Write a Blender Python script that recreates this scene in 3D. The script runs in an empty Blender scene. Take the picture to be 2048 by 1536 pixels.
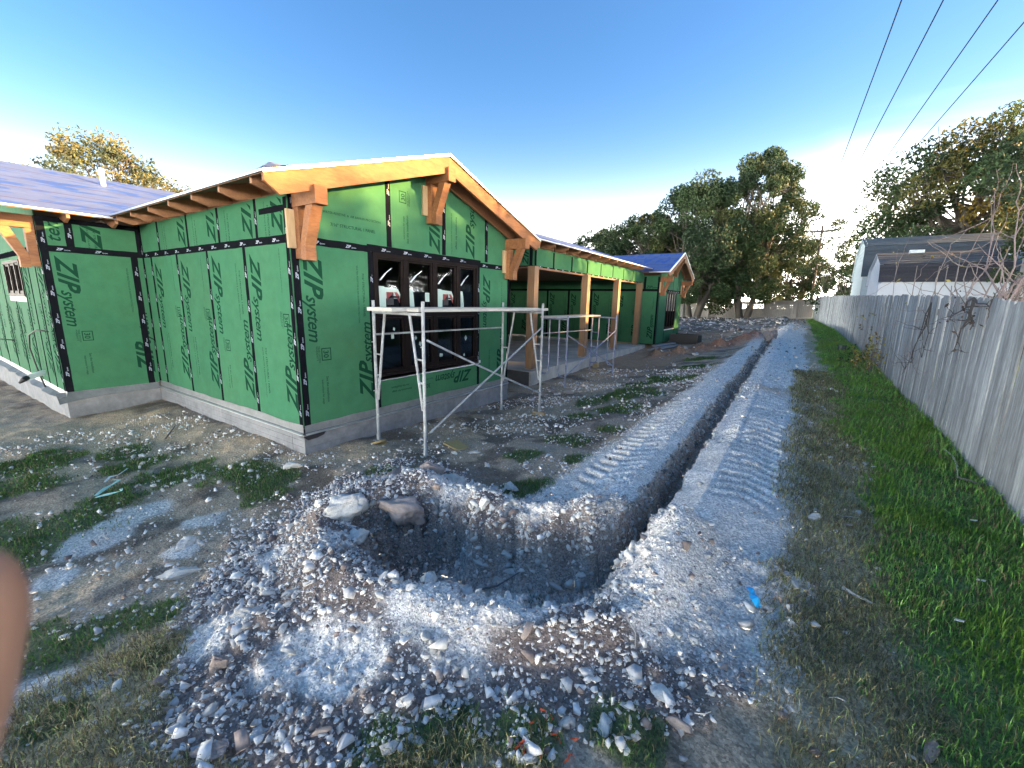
import bpy, bmesh, math, random
import numpy as np
from mathutils import Vector, Matrix
random.seed(7); rng = np.random.default_rng(7)
SC = bpy.context.scene
COL = SC.collection
PI = math.pi

# ------------------------------------------------------------------ camera, sky, sun, exposure
CAMZ = 1.80
cd = bpy.data.cameras.new('camera'); cam = bpy.data.objects.new('camera', cd); COL.objects.link(cam)
cd.sensor_width = 36.0; cd.sensor_fit = 'HORIZONTAL'; cd.lens = 36.0*840.7/2048.0
cd.clip_start = 0.01; cd.clip_end = 2500
yaw, pitch, roll = math.radians(33.7405), math.radians(11.1199), math.radians(1.2511)
fwd = Vector((-math.sin(yaw)*math.cos(pitch), math.cos(yaw)*math.cos(pitch), -math.sin(pitch)))
rgt = Vector((math.cos(yaw), math.sin(yaw), 0.0)); upv = rgt.cross(fwd)
r2 = math.cos(roll)*rgt + math.sin(roll)*upv
u2 = -math.sin(roll)*rgt + math.cos(roll)*upv
mw = Matrix(((r2.x, u2.x, -fwd.x, 0), (r2.y, u2.y, -fwd.y, 0), (r2.z, u2.z, -fwd.z, CAMZ), (0, 0, 0, 1)))
cam.matrix_world = mw
cd.dof.use_dof = True; cd.dof.focus_distance = 6.0; cd.dof.aperture_fstop = 9.0
SC.camera = cam

SUN_AZ = math.radians(58.0)      # clockwise from +Y
SUN_EL = math.radians(12.4)
SKY_STRENGTH, CLOUD, HAZE, HAZE_TOP = 0.12, 5.0, 64.0, 0.047
world = bpy.data.worlds.new('World'); SC.world = world; world.use_nodes = True
nt = world.node_tree; nt.nodes.clear()
def N(t, **k):
    n = nt.nodes.new(t)
    for a, b in k.items(): setattr(n, a, b)
    return n
wo = N('ShaderNodeOutputWorld'); bg = N('ShaderNodeBackground')
sky = N('ShaderNodeTexSky'); sky.sky_type = 'NISHITA'; sky.sun_disc = False
sky.sun_elevation = SUN_EL; sky.sun_rotation = SUN_AZ
sky.altitude = 200; sky.air_density = 1.0; sky.dust_density = 0.6; sky.ozone_density = 2.5
hsv = N('ShaderNodeHueSaturation'); hsv.inputs['Hue'].default_value = 0.505; hsv.inputs['Saturation'].default_value = 1.20; hsv.inputs['Value'].default_value = 0.35
nt.links.new(sky.outputs[0], hsv.inputs['Color'])
tc = N('ShaderNodeTexCoord')
sep = N('ShaderNodeSeparateXYZ'); nt.links.new(tc.outputs['Generated'], sep.inputs[0])
# thin cirrus streaks, pale haze towards the horizon and a bright bank of cloud on the side of the low sun
def MN(op, x, y=None, clamp=False):
    n = N('ShaderNodeMath', operation=op); n.use_clamp = clamp
    for i, v in enumerate((x, y)):
        if v is None: continue
        if isinstance(v, (int, float)): n.inputs[i].default_value = v
        else: nt.links.new(v, n.inputs[i])
    return n.outputs[0]
def MR(v, a, b, c=0.0, d=1.0, smooth=True):
    n = N('ShaderNodeMapRange'); n.inputs['From Min'].default_value = a; n.inputs['From Max'].default_value = b
    n.inputs['To Min'].default_value = c; n.inputs['To Max'].default_value = d
    if smooth: n.interpolation_type = 'SMOOTHSTEP'
    nt.links.new(v, n.inputs[0]); return n.outputs[0]
zc = MN('ADD', MN('MAXIMUM', sep.outputs['Z'], 0.0), 0.12)
cmb = N('ShaderNodeCombineXYZ'); nt.links.new(MN('DIVIDE', sep.outputs['X'], zc), cmb.inputs[0]); nt.links.new(MN('DIVIDE', sep.outputs['Y'], zc), cmb.inputs[1])
mp = N('ShaderNodeMapping'); mp.inputs['Scale'].default_value = (0.55, 1.9, 1); mp.inputs['Rotation'].default_value = (0, 0, -0.35)
nt.links.new(cmb.outputs[0], mp.inputs[0])
cn = N('ShaderNodeTexNoise'); cn.inputs['Scale'].default_value = 0.55; cn.inputs['Detail'].default_value = 5; cn.inputs['Roughness'].default_value = 0.5
nt.links.new(mp.outputs[0], cn.inputs['Vector'])
dot = N('ShaderNodeVectorMath', operation='DOT_PRODUCT'); dot.inputs[1].default_value = (math.sin(SUN_AZ), math.cos(SUN_AZ), 0)
nt.links.new(tc.outputs['Generated'], dot.inputs[0]); sw = MR(dot.outputs['Value'], -1.0, 1.0)           # 0 away from the sun, 1 towards it
cirrus = MN('MULTIPLY', MR(cn.outputs[0], 0.50, 0.80, 0.0, 0.40), MR(dot.outputs['Value'], 0.1, 0.75))
cn2 = N('ShaderNodeTexNoise'); cn2.inputs['Scale'].default_value = 2.2; cn2.inputs['Detail'].default_value = 4; nt.links.new(tc.outputs['Generated'], cn2.inputs['Vector'])
zt = MN('ADD', sep.outputs['Z'], MN('MULTIPLY', MN('SUBTRACT', cn2.outputs[0], 0.5), 0.45))
bank = MN('MULTIPLY', MR(zt, 0.02, 0.29, 0.9, 0.0), MR(dot.outputs['Value'], 0.30, 0.68))
cov = MN('MAXIMUM', cirrus, bank, True)
cm = N('ShaderNodeMix'); cm.data_type = 'RGBA'; cm.clamp_factor = True
nt.links.new(cov, cm.inputs[0]); nt.links.new(hsv.outputs[0], cm.inputs[6]); cm.inputs[7].default_value = (CLOUD*1.0, CLOUD*0.96, CLOUD*0.90, 1)
hz_ = MN('MULTIPLY', MN('EXPONENT', MN('DIVIDE', MN('MAXIMUM', sep.outputs['Z'], 0.0), -HAZE_TOP)), MN('ADD', 0.8, MN('MULTIPLY', MN('POWER', sw, 4.0), 0.9)))
hc = N('ShaderNodeMix'); hc.data_type = 'RGBA'; hc.blend_type = 'ADD'; hc.clamp_factor = False
nt.links.new(hz_, hc.inputs[0]); nt.links.new(cm.outputs[2], hc.inputs[6]); hc.inputs[7].default_value = (HAZE*1.0, HAZE*.92, HAZE*.80, 1)
nt.links.new(hc.outputs[2], bg.inputs['Color']); bg.inputs['Strength'].default_value = SKY_STRENGTH
nt.links.new(bg.outputs[0], wo.inputs[0])

sd = bpy.data.lights.new('sun', 'SUN'); sun = bpy.data.objects.new('sun', sd); COL.objects.link(sun)
sd.energy = 3.4; sd.angle = math.radians(0.6); sd.color = (1.0, 0.60, 0.22)
to_sun = Vector((math.sin(SUN_AZ)*math.cos(SUN_EL), math.cos(SUN_AZ)*math.cos(SUN_EL), math.sin(SUN_EL)))
sun.rotation_euler = to_sun.to_track_quat('Z', 'Y').to_euler()
SC.view_settings.view_transform = 'Standard'; SC.view_settings.look = 'None'
SC.view_settings.exposure = 3.2; SC.view_settings.gamma = 1.0; SC.view_settings.use_curve_mapping = False
SC.cycles.max_bounces = 6; SC.cycles.transparent_max_bounces = 8

# ------------------------------------------------------------------ helpers
def wloc(o):
    v = Vector((0, 0, 0))
    while o is not None:
        v += o.location; o = o.parent
    return v

class MB:
    """collects faces in world coordinates and links them as ONE mesh object"""
    def __init__(s): s.v = []; s.f = []; s.m = []
    def add(s, vs, fs, m=0):
        b = len(s.v); s.v += [tuple(v) for v in vs]; s.f += [tuple(i+b for i in f) for f in fs]; s.m += [m]*len(fs)
    def box(s, a, b, m=0):
        x0, y0, z0 = a; x1, y1, z1 = b
        s.add([(x0,y0,z0),(x1,y0,z0),(x1,y1,z0),(x0,y1,z0),(x0,y0,z1),(x1,y0,z1),(x1,y1,z1),(x0,y1,z1)],
              [(3,2,1,0),(4,5,6,7),(0,1,5,4),(1,2,6,5),(2,3,7,6),(3,0,4,7)], m)
    def bar(s, p, q, w, h, up=(0,0,1), m=0):
        p = Vector(p); q = Vector(q); d = (q-p).normalized(); u = Vector(up); r = d.cross(u)
        if r.length < 1e-4: r = d.cross(Vector((1,0,0)))
        r.normalize(); u = r.cross(d)
        vs = [c+r*a*w/2+u*b*h/2 for c in (p, q) for a, b in ((-1,-1),(1,-1),(1,1),(-1,1))]
        s.add(vs, [(0,1,2,3),(7,6,5,4),(0,4,5,1),(1,5,6,2),(2,6,7,3),(3,7,4,0)], m)
    def tube(s, pts, rad, n=8, m=0):
        pts = [Vector(p) for p in pts]
        if not hasattr(rad, '__len__'): rad = [rad]*len(pts)
        rings = []; pr = None
        for i, p in enumerate(pts):
            d = (pts[min(i+1, len(pts)-1)]-pts[max(i-1, 0)]).normalized()
            r = pr - d*pr.dot(d) if pr is not None else d.orthogonal()
            if r.length < 1e-5: r = d.orthogonal()
            r.normalize(); pr = r; u = d.cross(r)
            rings.append([p+(r*math.cos(2*PI*k/n)+u*math.sin(2*PI*k/n))*rad[i] for k in range(n)])
        vs = [v for R in rings for v in R]; fs = []
        for i in range(len(pts)-1):
            for k in range(n):
                a = i*n+k; b = i*n+(k+1)%n; fs.append((a, b, b+n, a+n))
        fs.append(tuple(reversed(range(n)))); fs.append(tuple(range(len(vs)-n, len(vs))))
        s.add(vs, fs, m)
    def prism(s, poly, fn, d0, d1, m=0):
        """poly of 2D points, fn(a,b,d) -> world"""
        n = len(poly)
        vs = [fn(a, b, d0) for a, b in poly]+[fn(a, b, d1) for a, b in poly]
        s.add(vs, [tuple(reversed(range(n))), tuple(range(n, 2*n))]+[(i, (i+1) % n, (i+1) % n+n, i+n) for i in range(n)], m)
    def build(s, name, mats, parent=None, kind=None, smooth=False, recalc=True):
        off = wloc(parent) if parent else Vector((0,0,0))
        me = bpy.data.meshes.new(name)
        me.from_pydata([(v[0]-off.x, v[1]-off.y, v[2]-off.z) for v in s.v], [], s.f)
        if not isinstance(mats, (list, tuple)): mats = [mats]
        for m in mats: me.materials.append(m)
        if len(mats) > 1: me.polygons.foreach_set('material_index', s.m)
        if recalc:
            bm = bmesh.new(); bm.from_mesh(me); bmesh.ops.recalc_face_normals(bm, faces=bm.faces); bm.to_mesh(me); bm.free()
        if smooth: me.polygons.foreach_set('use_smooth', [True]*len(me.polygons))
        o = bpy.data.objects.new(name, me); COL.objects.link(o)
        if parent: o.parent = parent
        if kind: o['kind'] = kind
        return o

def np_mesh(name, V, F, mats, parent=None, kind=None, colors=None, smooth=False, matidx=None, link=True):
    """V (n,3) array, F (m,3) or (m,4) array"""
    V = np.ascontiguousarray(V, dtype=np.float32); F = np.ascontiguousarray(F, dtype=np.int32)
    k = F.shape[1]; me = bpy.data.meshes.new(name)
    me.vertices.add(len(V)); me.vertices.foreach_set('co', V.ravel())
    me.loops.add(F.size); me.loops.foreach_set('vertex_index', F.ravel())
    me.polygons.add(len(F)); me.polygons.foreach_set('loop_start', np.arange(0, F.size, k, dtype=np.int32))
    me.polygons.foreach_set('loop_total', np.full(len(F), k, dtype=np.int32))
    if smooth: me.polygons.foreach_set('use_smooth', np.ones(len(F), dtype=bool))
    if matidx is not None: me.polygons.foreach_set('material_index', matidx.astype(np.int32))
    for m in (mats if isinstance(mats, (list, tuple)) else [mats]): me.materials.append(m)
    me.update(calc_edges=True)
    if colors is not None:
        ca = me.color_attributes.new('col', 'FLOAT_COLOR', 'POINT')
        c4 = np.ones((len(V), 4), dtype=np.float32); c4[:, :3] = colors; ca.data.foreach_set('color', c4.ravel())
    if not link: return me
    o = bpy.data.objects.new(name, me); COL.objects.link(o)
    if parent: o.parent = parent
    if kind: o['kind'] = kind
    return o

def thing(name, label, cat, loc=(0,0,0), group=None):
    o = bpy.data.objects.new(name, None); COL.objects.link(o); o.location = loc; o.empty_display_size = 0.2
    o['label'] = label; o['category'] = cat
    if group: o['group'] = group
    return o
def tag(o, label, cat, group=None):
    o['label'] = label; o['category'] = cat
    if group: o['group'] = group
    return o
def place(me, name, loc, parent=None, rot=None, scale=None):
    """a mesh shared by alike pieces, placed at a world position"""
    o = bpy.data.objects.new(name, me); COL.objects.link(o)
    if parent: o.parent = parent; loc = Vector(loc)-wloc(parent)
    o.location = loc
    if rot is not None: o.rotation_euler = rot
    if scale is not None: o.scale = scale
    return o

# ------------------------------------------------------------------ numpy noise
def _hash(ix, iy, seed):
    h = (ix.astype(np.int64)*374761393 + iy.astype(np.int64)*668265263 + seed*974711) & 0xffffffff
    h = ((h ^ (h >> 13))*1274126177) & 0xffffffff
    return ((h ^ (h >> 16)) & 0xffff)/65535.0
def vnoise(x, y, seed=0):
    ix = np.floor(x); iy = np.floor(y); fx = x-ix; fy = y-iy
    ix = ix.astype(np.int64); iy = iy.astype(np.int64)
    u = fx*fx*(3-2*fx); v = fy*fy*(3-2*fy)
    a = _hash(ix, iy, seed); b = _hash(ix+1, iy, seed); c = _hash(ix, iy+1, seed); d = _hash(ix+1, iy+1, seed)
    return (a*(1-u)+b*u)*(1-v)+(c*(1-u)+d*u)*v
def fbm(x, y, f=1.0, o=4, seed=0, g=0.5):
    s = 0; a = 1; t = 0
    for i in range(o):
        s = s+a*vnoise(x*f+i*17.3, y*f-i*9.1, seed+i*31); t += a; a *= g; f *= 2.03
    return s/t
def sm(t):
    t = np.clip(t, 0, 1); return t*t*(3-2*t)
def sdpoly(x, y, poly):
    """signed distance to a closed polygon, negative inside"""
    P = np.array(poly); d = np.full(x.shape, 1e9); inside = np.zeros(x.shape, bool)
    for i in range(len(P)):
        a = P[i]; b = P[(i+1) % len(P)]; e = b-a
        t = np.clip(((x-a[0])*e[0]+(y-a[1])*e[1])/(e@e), 0, 1)
        d = np.minimum(d, np.hypot(x-a[0]-t*e[0], y-a[1]-t*e[1]))
        c = ((a[1] > y) != (b[1] > y)) & (x < (b[0]-a[0])*(y-a[1])/(b[1]-a[1]+1e-12)+a[0])
        inside ^= c
    return np.where(inside, -d, d)

# ------------------------------------------------------------------ materials
MATS = {}
def mat(name, col, rough=0.8, var=0.0, vscale=3.0, bump=0.0, bscale=40.0, col2=None, streak=None, metal=0.0, spec=0.5,
        attr=False, objvar=0.0, transl=0.0, coord='Object', detail=6, bdist=0.01, mix_lo=0.35, mix_hi=0.65):
    if name in MATS: return MATS[name]
    m = bpy.data.materials.new(name); m.use_nodes = True; t = m.node_tree; n = t.nodes; L = t.links
    p = n['Principled BSDF']; p.inputs['Roughness'].default_value = rough; p.inputs['Metallic'].default_value = metal
    p.inputs['Specular IOR Level'].default_value = spec
    tco = n.new('ShaderNodeTexCoord'); vec = tco.outputs[coord]
    if objvar > 0:      # alike pieces that share a mesh still get their own grain
        oi0 = n.new('ShaderNodeObjectInfo'); sc0 = n.new('ShaderNodeMath'); sc0.operation = 'MULTIPLY'; sc0.inputs[1].default_value = 97.0
        L.new(oi0.outputs['Random'], sc0.inputs[0]); av = n.new('ShaderNodeVectorMath'); av.operation = 'ADD'
        L.new(vec, av.inputs[0]); L.new(sc0.outputs[0], av.inputs[1]); vec = av.outputs[0]
    if streak:
        mpn = n.new('ShaderNodeMapping'); mpn.inputs['Scale'].default_value = streak; L.new(vec, mpn.inputs[0]); svec = mpn.outputs[0]
    else: svec = vec
    if attr:
        a = n.new('ShaderNodeAttribute'); a.attribute_name = 'col'; c = a.outputs['Color']
    else:
        r = n.new('ShaderNodeRGB'); r.outputs[0].default_value = (*col, 1); c = r.outputs[0]
    if col2 is not None:
        nz = n.new('ShaderNodeTexNoise'); nz.inputs['Scale'].default_value = vscale; nz.inputs['Detail'].default_value = detail; nz.inputs['Roughness'].default_value = 0.6
        L.new(svec, nz.inputs['Vector'])
        mr = n.new('ShaderNodeMapRange'); mr.inputs['From Min'].default_value = mix_lo; mr.inputs['From Max'].default_value = mix_hi; L.new(nz.outputs[0], mr.inputs[0])
        mx = n.new('ShaderNodeMix'); mx.data_type = 'RGBA'; L.new(mr.outputs[0], mx.inputs[0]); L.new(c, mx.inputs[6]); mx.inputs[7].default_value = (*col2, 1); c = mx.outputs[2]
    if var > 0:
        nz = n.new('ShaderNodeTexNoise'); nz.inputs['Scale'].default_value = vscale*4.3; nz.inputs['Detail'].default_value = 5; nz.inputs['Roughness'].default_value = 0.65
        L.new(svec, nz.inputs['Vector'])
        mr = n.new('ShaderNodeMapRange'); mr.inputs['From Min'].default_value = 0.25; mr.inputs['From Max'].default_value = 0.75
        mr.inputs['To Min'].default_value = 1-var; mr.inputs['To Max'].default_value = 1+var; L.new(nz.outputs[0], mr.inputs[0])
        mu = n.new('ShaderNodeVectorMath'); mu.operation = 'SCALE'; L.new(c, mu.inputs[0]); L.new(mr.outputs[0], mu.inputs['Scale']); c = mu.outputs[0]
    if objvar > 0:
        oi = n.new('ShaderNodeObjectInfo'); mr = n.new('ShaderNodeMapRange'); mr.inputs['To Min'].default_value = 1-objvar; mr.inputs['To Max'].default_value = 1+objvar
        L.new(oi.outputs['Random'], mr.inputs[0]); mu = n.new('ShaderNodeVectorMath'); mu.operation = 'SCALE'; L.new(c, mu.inputs[0]); L.new(mr.outputs[0], mu.inputs['Scale']); c = mu.outputs[0]
    L.new(c, p.inputs['Base Color'])
    if bump > 0:
        nb = n.new('ShaderNodeTexNoise'); nb.inputs['Scale'].default_value = bscale; nb.inputs['Detail'].default_value = 5; nb.inputs['Roughness'].default_value = 0.65
        L.new(svec, nb.inputs['Vector']); b = n.new('ShaderNodeBump'); b.inputs['Strength'].default_value = bump; b.inputs['Distance'].default_value = bdist
        L.new(nb.outputs[0], b.inputs['Height']); L.new(b.outputs[0], p.inputs['Normal'])
    if transl > 0:
        tr = n.new('ShaderNodeBsdfTranslucent'); L.new(c, tr.inputs['Color']); ms = n.new('ShaderNodeMixShader'); ms.inputs[0].default_value = transl
        L.new(p.outputs[0], ms.inputs[1]); L.new(tr.outputs[0], ms.inputs[2]); L.new(ms.outputs[0], n['Material Output'].inputs[0])
    MATS[name] = m; return m

M_ZIP = mat('green_sheathing', (0.042, 0.146, 0.080), 0.75, var=0.10, vscale=1.2, col2=(0.050, 0.150, 0.080), bump=0.12, bscale=120, objvar=0.06, spec=0.02, coord='Object')
M_PRINT = mat('panel_ink', (0.010, 0.045, 0.026), 0.9, spec=0.0)
M_TAPE = mat('black_seam_tape', (0.008, 0.009, 0.012), 0.8, bump=0.6, bscale=22, streak=(1, 1, 1), bdist=0.012, spec=0.0)
M_TPRINT = mat('tape_ink', (0.30, 0.33, 0.42), 0.5)
M_TIMBER = mat('orange_timber', (0.26, 0.112, 0.042), 0.75, var=0.30, vscale=1.5, streak=(5, 1.2, 5), bump=0.15, bscale=30, col2=(0.20, 0.080, 0.032), objvar=0.14)
M_TIMBERX = mat('brown_rafter_wood', (0.26, 0.125, 0.062), 0.65, var=0.2, vscale=1.5, streak=(1.2, 5, 5), bump=0.15, bscale=30, objvar=0.15)
M_PALE = mat('pale_lumber', (0.42, 0.30, 0.17), 0.7, var=0.15, vscale=2.0, streak=(5, 5, 0.8), bump=0.15, bscale=30, objvar=0.10)
M_POST = mat('cedar_post', (0.24, 0.155, 0.09), 0.7, var=0.22, vscale=1.6, streak=(6, 6, 0.6), bump=0.2, bscale=20, col2=(0.26, 0.14, 0.07), objvar=0.10)
M_DECK = mat('roof_deck_wood', (0.16, 0.085, 0.045), 0.8, var=0.25, vscale=2)
M_METAL = mat('galvanised_drip_edge', (0.62, 0.66, 0.68), 0.32, metal=0.85, var=0.12, vscale=2.5)
M_FLASH = mat('grey_flashing_membrane', (0.17, 0.18, 0.185), 0.55, var=0.2, vscale=3, col2=(0.12, 0.13, 0.135), bump=0.2, bscale=15)
M_CONC = mat('concrete', (0.245, 0.25, 0.26), 0.9, var=0.22, vscale=2.2, col2=(0.17, 0.175, 0.185), bump=0.35, bscale=35)
M_SLAB = mat('slab_concrete', (0.66, 0.60, 0.52), 0.7, var=0.12, vscale=1.0, col2=(0.36, 0.34, 0.31), bump=0.1, bscale=20)
M_FRAME = mat('bronze_window_frame', (0.012, 0.009, 0.009), 0.6, var=0.1, vscale=3, spec=0.04)
M_WHITE = mat('white_sheet', (0.66, 0.72, 0.74), 0.6, var=0.04)
M_STICK = mat('pale_sticker', (0.30, 0.40, 0.375), 0.6)
M_INK = mat('black_ink', (0.015, 0.015, 0.02), 0.6)
M_RED = mat('red_ink', (0.18, 0.03, 0.03), 0.6)
M_SCAF = mat('galvanised_tube', (0.38, 0.41, 0.43), 0.6, metal=0.1, var=0.25, vscale=6, col2=(0.25, 0.26, 0.27), bump=0.1, bscale=60)
M_SCAFB = mat('blue_painted_tube', (0.12, 0.14, 0.27), 0.5, var=0.2, vscale=6, col2=(0.30, 0.33, 0.40))
M_PLANK = mat('weathered_plank', (0.45, 0.44, 0.40), 0.75, var=0.2, vscale=2, streak=(6, 1, 6), bump=0.2, bscale=30)
M_FENCE = mat('weathered_fence_wood', (0.31, 0.335, 0.345), 0.85, var=0.40, vscale=3.2, streak=(7, 7, 0.55), col2=(0.14, 0.145, 0.155), bump=0.8, bscale=26, bdist=0.006, objvar=0.24, mix_lo=0.40, mix_hi=0.72)
M_FENCED = mat('dark_fence_wood', (0.23, 0.225, 0.22), 0.85, var=0.35, vscale=3.2, streak=(7, 7, 0.55), bump=0.5, bscale=26, objvar=0.2)
M_OSB = mat('osb_board', (0.42, 0.30, 0.12), 0.75, var=0.25, vscale=12, bump=0.2, bscale=60)
M_BLOCK = mat('wood_block', (0.42, 0.29, 0.15), 0.75, var=0.2, vscale=6, bump=0.2)
M_SHINGLE = mat('grey_shingle', (0.085, 0.095, 0.105), 0.85, var=0.3, vscale=6, bump=0.5, bscale=40, objvar=0.12)
M_SHINGLED = mat('brown_black_shingle', (0.045, 0.043, 0.050), 0.85, var=0.3, vscale=6, bump=0.5, bscale=40, objvar=0.15)
M_SIDING = mat('white_siding', (0.46, 0.50, 0.56), 0.6, var=0.06, vscale=3)
M_BARK = mat('oak_bark', (0.085, 0.075, 0.062), 0.9, var=0.35, vscale=5, bump=0.8, bscale=18, bdist=0.03)
M_TWIG = mat('dry_twig', (0.21, 0.18, 0.165), 0.9, var=0.25, vscale=8)
M_VINE = mat('dark_vine', (0.055, 0.05, 0.048), 0.9, var=0.3, vscale=8)
M_LEAF = mat('oak_leaf', (0.05, 0.09, 0.03), 0.6, attr=True, transl=0.20, spec=0.2)
M_GRASS = mat('grass_blade', (0.05, 0.12, 0.02), 0.55, attr=True, transl=0.25, spec=0.3)
M_STONE = mat('limestone', (0.50, 0.48, 0.44), 0.85, attr=True, var=0.14, vscale=9, bump=0.35, bscale=60)
M_ROCK = mat('limestone_rock', (0.62, 0.60, 0.55), 0.85, var=0.16, vscale=2.5, col2=(0.36, 0.31, 0.26), bump=0.55, bscale=22, objvar=0.16, bdist=0.012, mix_lo=0.5, mix_hi=0.8)
M_ROCKP = mat('pinkish_rock', (0.36, 0.29, 0.25), 0.85, var=0.2, vscale=2.5, col2=(0.22, 0.18, 0.16), bump=0.55, bscale=22, objvar=0.12, bdist=0.012, mix_lo=0.45, mix_hi=0.75)
M_BLACK = mat('black_plastic', (0.012, 0.012, 0.014), 0.5)
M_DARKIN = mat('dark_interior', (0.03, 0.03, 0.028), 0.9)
M_SKIN = mat('skin', (0.105, 0.074, 0.068), 0.5, var=0.06, vscale=20)

def mat_roof():
    m = mat('roof_underlayment', (0.11, 0.155, 0.32), 0.6, var=0.14, vscale=0.8, spec=0.2)
    t = m.node_tree; n = t.nodes; L = t.links; p = n['Principled BSDF']; src = p.inputs['Base Color'].links[0].from_socket
    g = n.new('ShaderNodeNewGeometry'); mp_ = n.new('ShaderNodeMapping'); mp_.inputs['Scale'].default_value = (2.6, 1.0, 2.6); L.new(g.outputs['Position'], mp_.inputs[0])
    nz = n.new('ShaderNodeTexNoise'); nz.inputs['Scale'].default_value = 1.5; nz.inputs['Detail'].default_value = 2.5; L.new(mp_.outputs[0], nz.inputs['Vector'])
    mr = n.new('ShaderNodeMapRange'); mr.inputs['From Min'].default_value = 0.545; mr.inputs['From Max'].default_value = 0.585; L.new(nz.outputs[0], mr.inputs[0])
    mx = n.new('ShaderNodeMix'); mx.data_type = 'RGBA'; L.new(mr.outputs[0], mx.inputs[0]); L.new(src, mx.inputs[6]); mx.inputs[7].default_value = (0.05, 0.11, 0.36, 1)
    sx = n.new('ShaderNodeSeparateXYZ'); L.new(g.outputs['Position'], sx.inputs[0])
    fr = n.new('ShaderNodeMath'); fr.operation = 'MULTIPLY'; fr.inputs[1].default_value = 1.05; L.new(sx.outputs[2], fr.inputs[0])
    f2 = n.new('ShaderNodeMath'); f2.operation = 'MULTIPLY'; f2.inputs[1].default_value = 3.1; L.new(sx.outputs[2], f2.inputs[0])
    fc = n.new('ShaderNodeMath'); fc.operation = 'FRACT'; L.new(f2.outputs[0], fc.inputs[0])
    lt = n.new('ShaderNodeMath'); lt.operation = 'LESS_THAN'; lt.inputs[1].default_value = 0.045; L.new(fc.outputs[0], lt.inputs[0])
    m2_ = n.new('ShaderNodeMix'); m2_.data_type = 'RGBA'; L.new(lt.outputs[0], m2_.inputs[0]); L.new(mx.outputs[2], m2_.inputs[6]); m2_.inputs[7].default_value = (0.09, 0.08, 0.16, 1)
    L.new(m2_.outputs[2], p.inputs['Base Color'])
    nb = n.new('ShaderNodeTexNoise'); nb.inputs['Scale'].default_value = 1.6; nb.inputs['Detail'].default_value = 3; L.new(mp_.outputs[0], nb.inputs['Vector'])
    b = n.new('ShaderNodeBump'); b.inputs['Strength'].default_value = 0.5; b.inputs['Distance'].default_value = 0.02; L.new(nb.outputs[0], b.inputs['Height']); L.new(b.outputs[0], p.inputs['Normal'])
    return m
M_ROOF = mat_roof()
def mat_glass():
    m = bpy.data.materials.new('window_glass'); m.use_nodes = True; t = m.node_tree; n = t.nodes; L = t.links; n.remove(n['Principled BSDF'])
    gl = n.new('ShaderNodeBsdfGlossy'); gl.inputs['Roughness'].default_value = 0.02; gl.inputs['Color'].default_value = (0.8, 0.9, 1, 1)
    tr = n.new('ShaderNodeBsdfTransparent'); tr.inputs['Color'].default_value = (0.62, 0.70, 0.74, 1)
    f = n.new('ShaderNodeFresnel'); f.inputs[0].default_value = 1.48; ms = n.new('ShaderNodeMixShader')
    L.new(f.outputs[0], ms.inputs[0]); L.new(tr.outputs[0], ms.inputs[1]); L.new(gl.outputs[0], ms.inputs[2]); L.new(ms.outputs[0], n['Material Output'].inputs[0])
    return m
M_GLASS = mat_glass()

# ------------------------------------------------------------------ GROUND
PIT = [(-3.0,2.05),(-2.62,1.74),(-2.05,1.66),(-1.70,1.74),(-1.40,1.80),(-1.12,1.88),(-0.86,2.10),(-0.76,2.45),(-0.76,3.05),(-1.0,3.06),(-1.10,2.72),(-1.5,2.52),(-1.95,2.50),(-2.25,2.52),(-2.55,2.50),(-2.82,2.38),(-3.0,2.22)]
RUBBLE = [(-2.75,.55),(-2.2,.42),(-1.68,.5),(-1.35,.66),(-.9,.98),(-.6,1.3),(-.2,1.62),(0.02,2.1),(0.10,3.0),(-.7,3.3),(-2.0,3.15),(-2.9,3.45),(-4.05,3.35),(-4.15,2.7),(-4.1,2.2),(-3.85,1.6),(-3.4,1.1)]
FGRAV = [(-1.7,1.09,.25),(-1.57,1.5,.30),(-1.22,1.75,.28),(-1.94,.96,.20),(-.3,2.64,.35),(-.08,3.2,.3),(-2.64,.83,.22),(-1.32,1.43,.28),(-2.75,1.75,.16),(-3.2,1.45,.12),(-2.45,2.95,.4),(-1.6,2.95,.4),(-.45,2.2,.25)]
LUSH = [(-8.01,.8,.5),(-5.5,.68,.45),(-5.3,.43,.4),(-5.94,1.1,.35),(-7.6,1.64,.35),(-6.13,1.74,.45),(-5.43,2.17,.40),(-5.0,2.3,.35),(-6.9,1.6,.35),(-3.45,.31,.28),(-3.47,.5,.22),(-3.25,.74,.18),(-2.75,.56,.12),(-3.7,.2,.22),(-2.71,.17,.18),(-.97,1.05,.16),(-.7,1.2,.18),(-.37,1.46,.16),(-1.1,.85,.18),(-3.36,3.10,.30),(-1.97,3.50,.26),(-2.15,3.2,.22),(-2.0,4.5,.22),(-2.15,5.9,.28),(-2.84,8.9,.75),(-2.47,10.83,.6),(-2.5,7.4,.5),(-2.52,14.9,.5),(-2.35,12.9,.5),(-3.86,3.05,.22),(-2.5,5.2,.3),(-2.7,4.3,.25),(-3.3,8.0,.4),(-4.6,2.1,.25),(-5.9,.3,.4),(-7.2,.6,.4),(-3.0,6.6,.3),(-3.1,10.2,.4)]
TAN = [(-9.7,1.0,1.3),(-8.8,1.94,.9),(-6.5,2.43,.7),(-5.2,2.75,.4),(-8.15,2.1,.9),(-4.9,3.4,.5),(-7.2,.9,.4),(-4.7,15.7,2.2),(-4.5,12.0,1.0),(-4.4,9.8,.9),(-4.3,.45,.35),(-4.29,.66,.3),(-10,-.6,1.4),(-4.6,20,2.5),(-6,23,2),(-3.4,21.5,1.3)]
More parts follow.
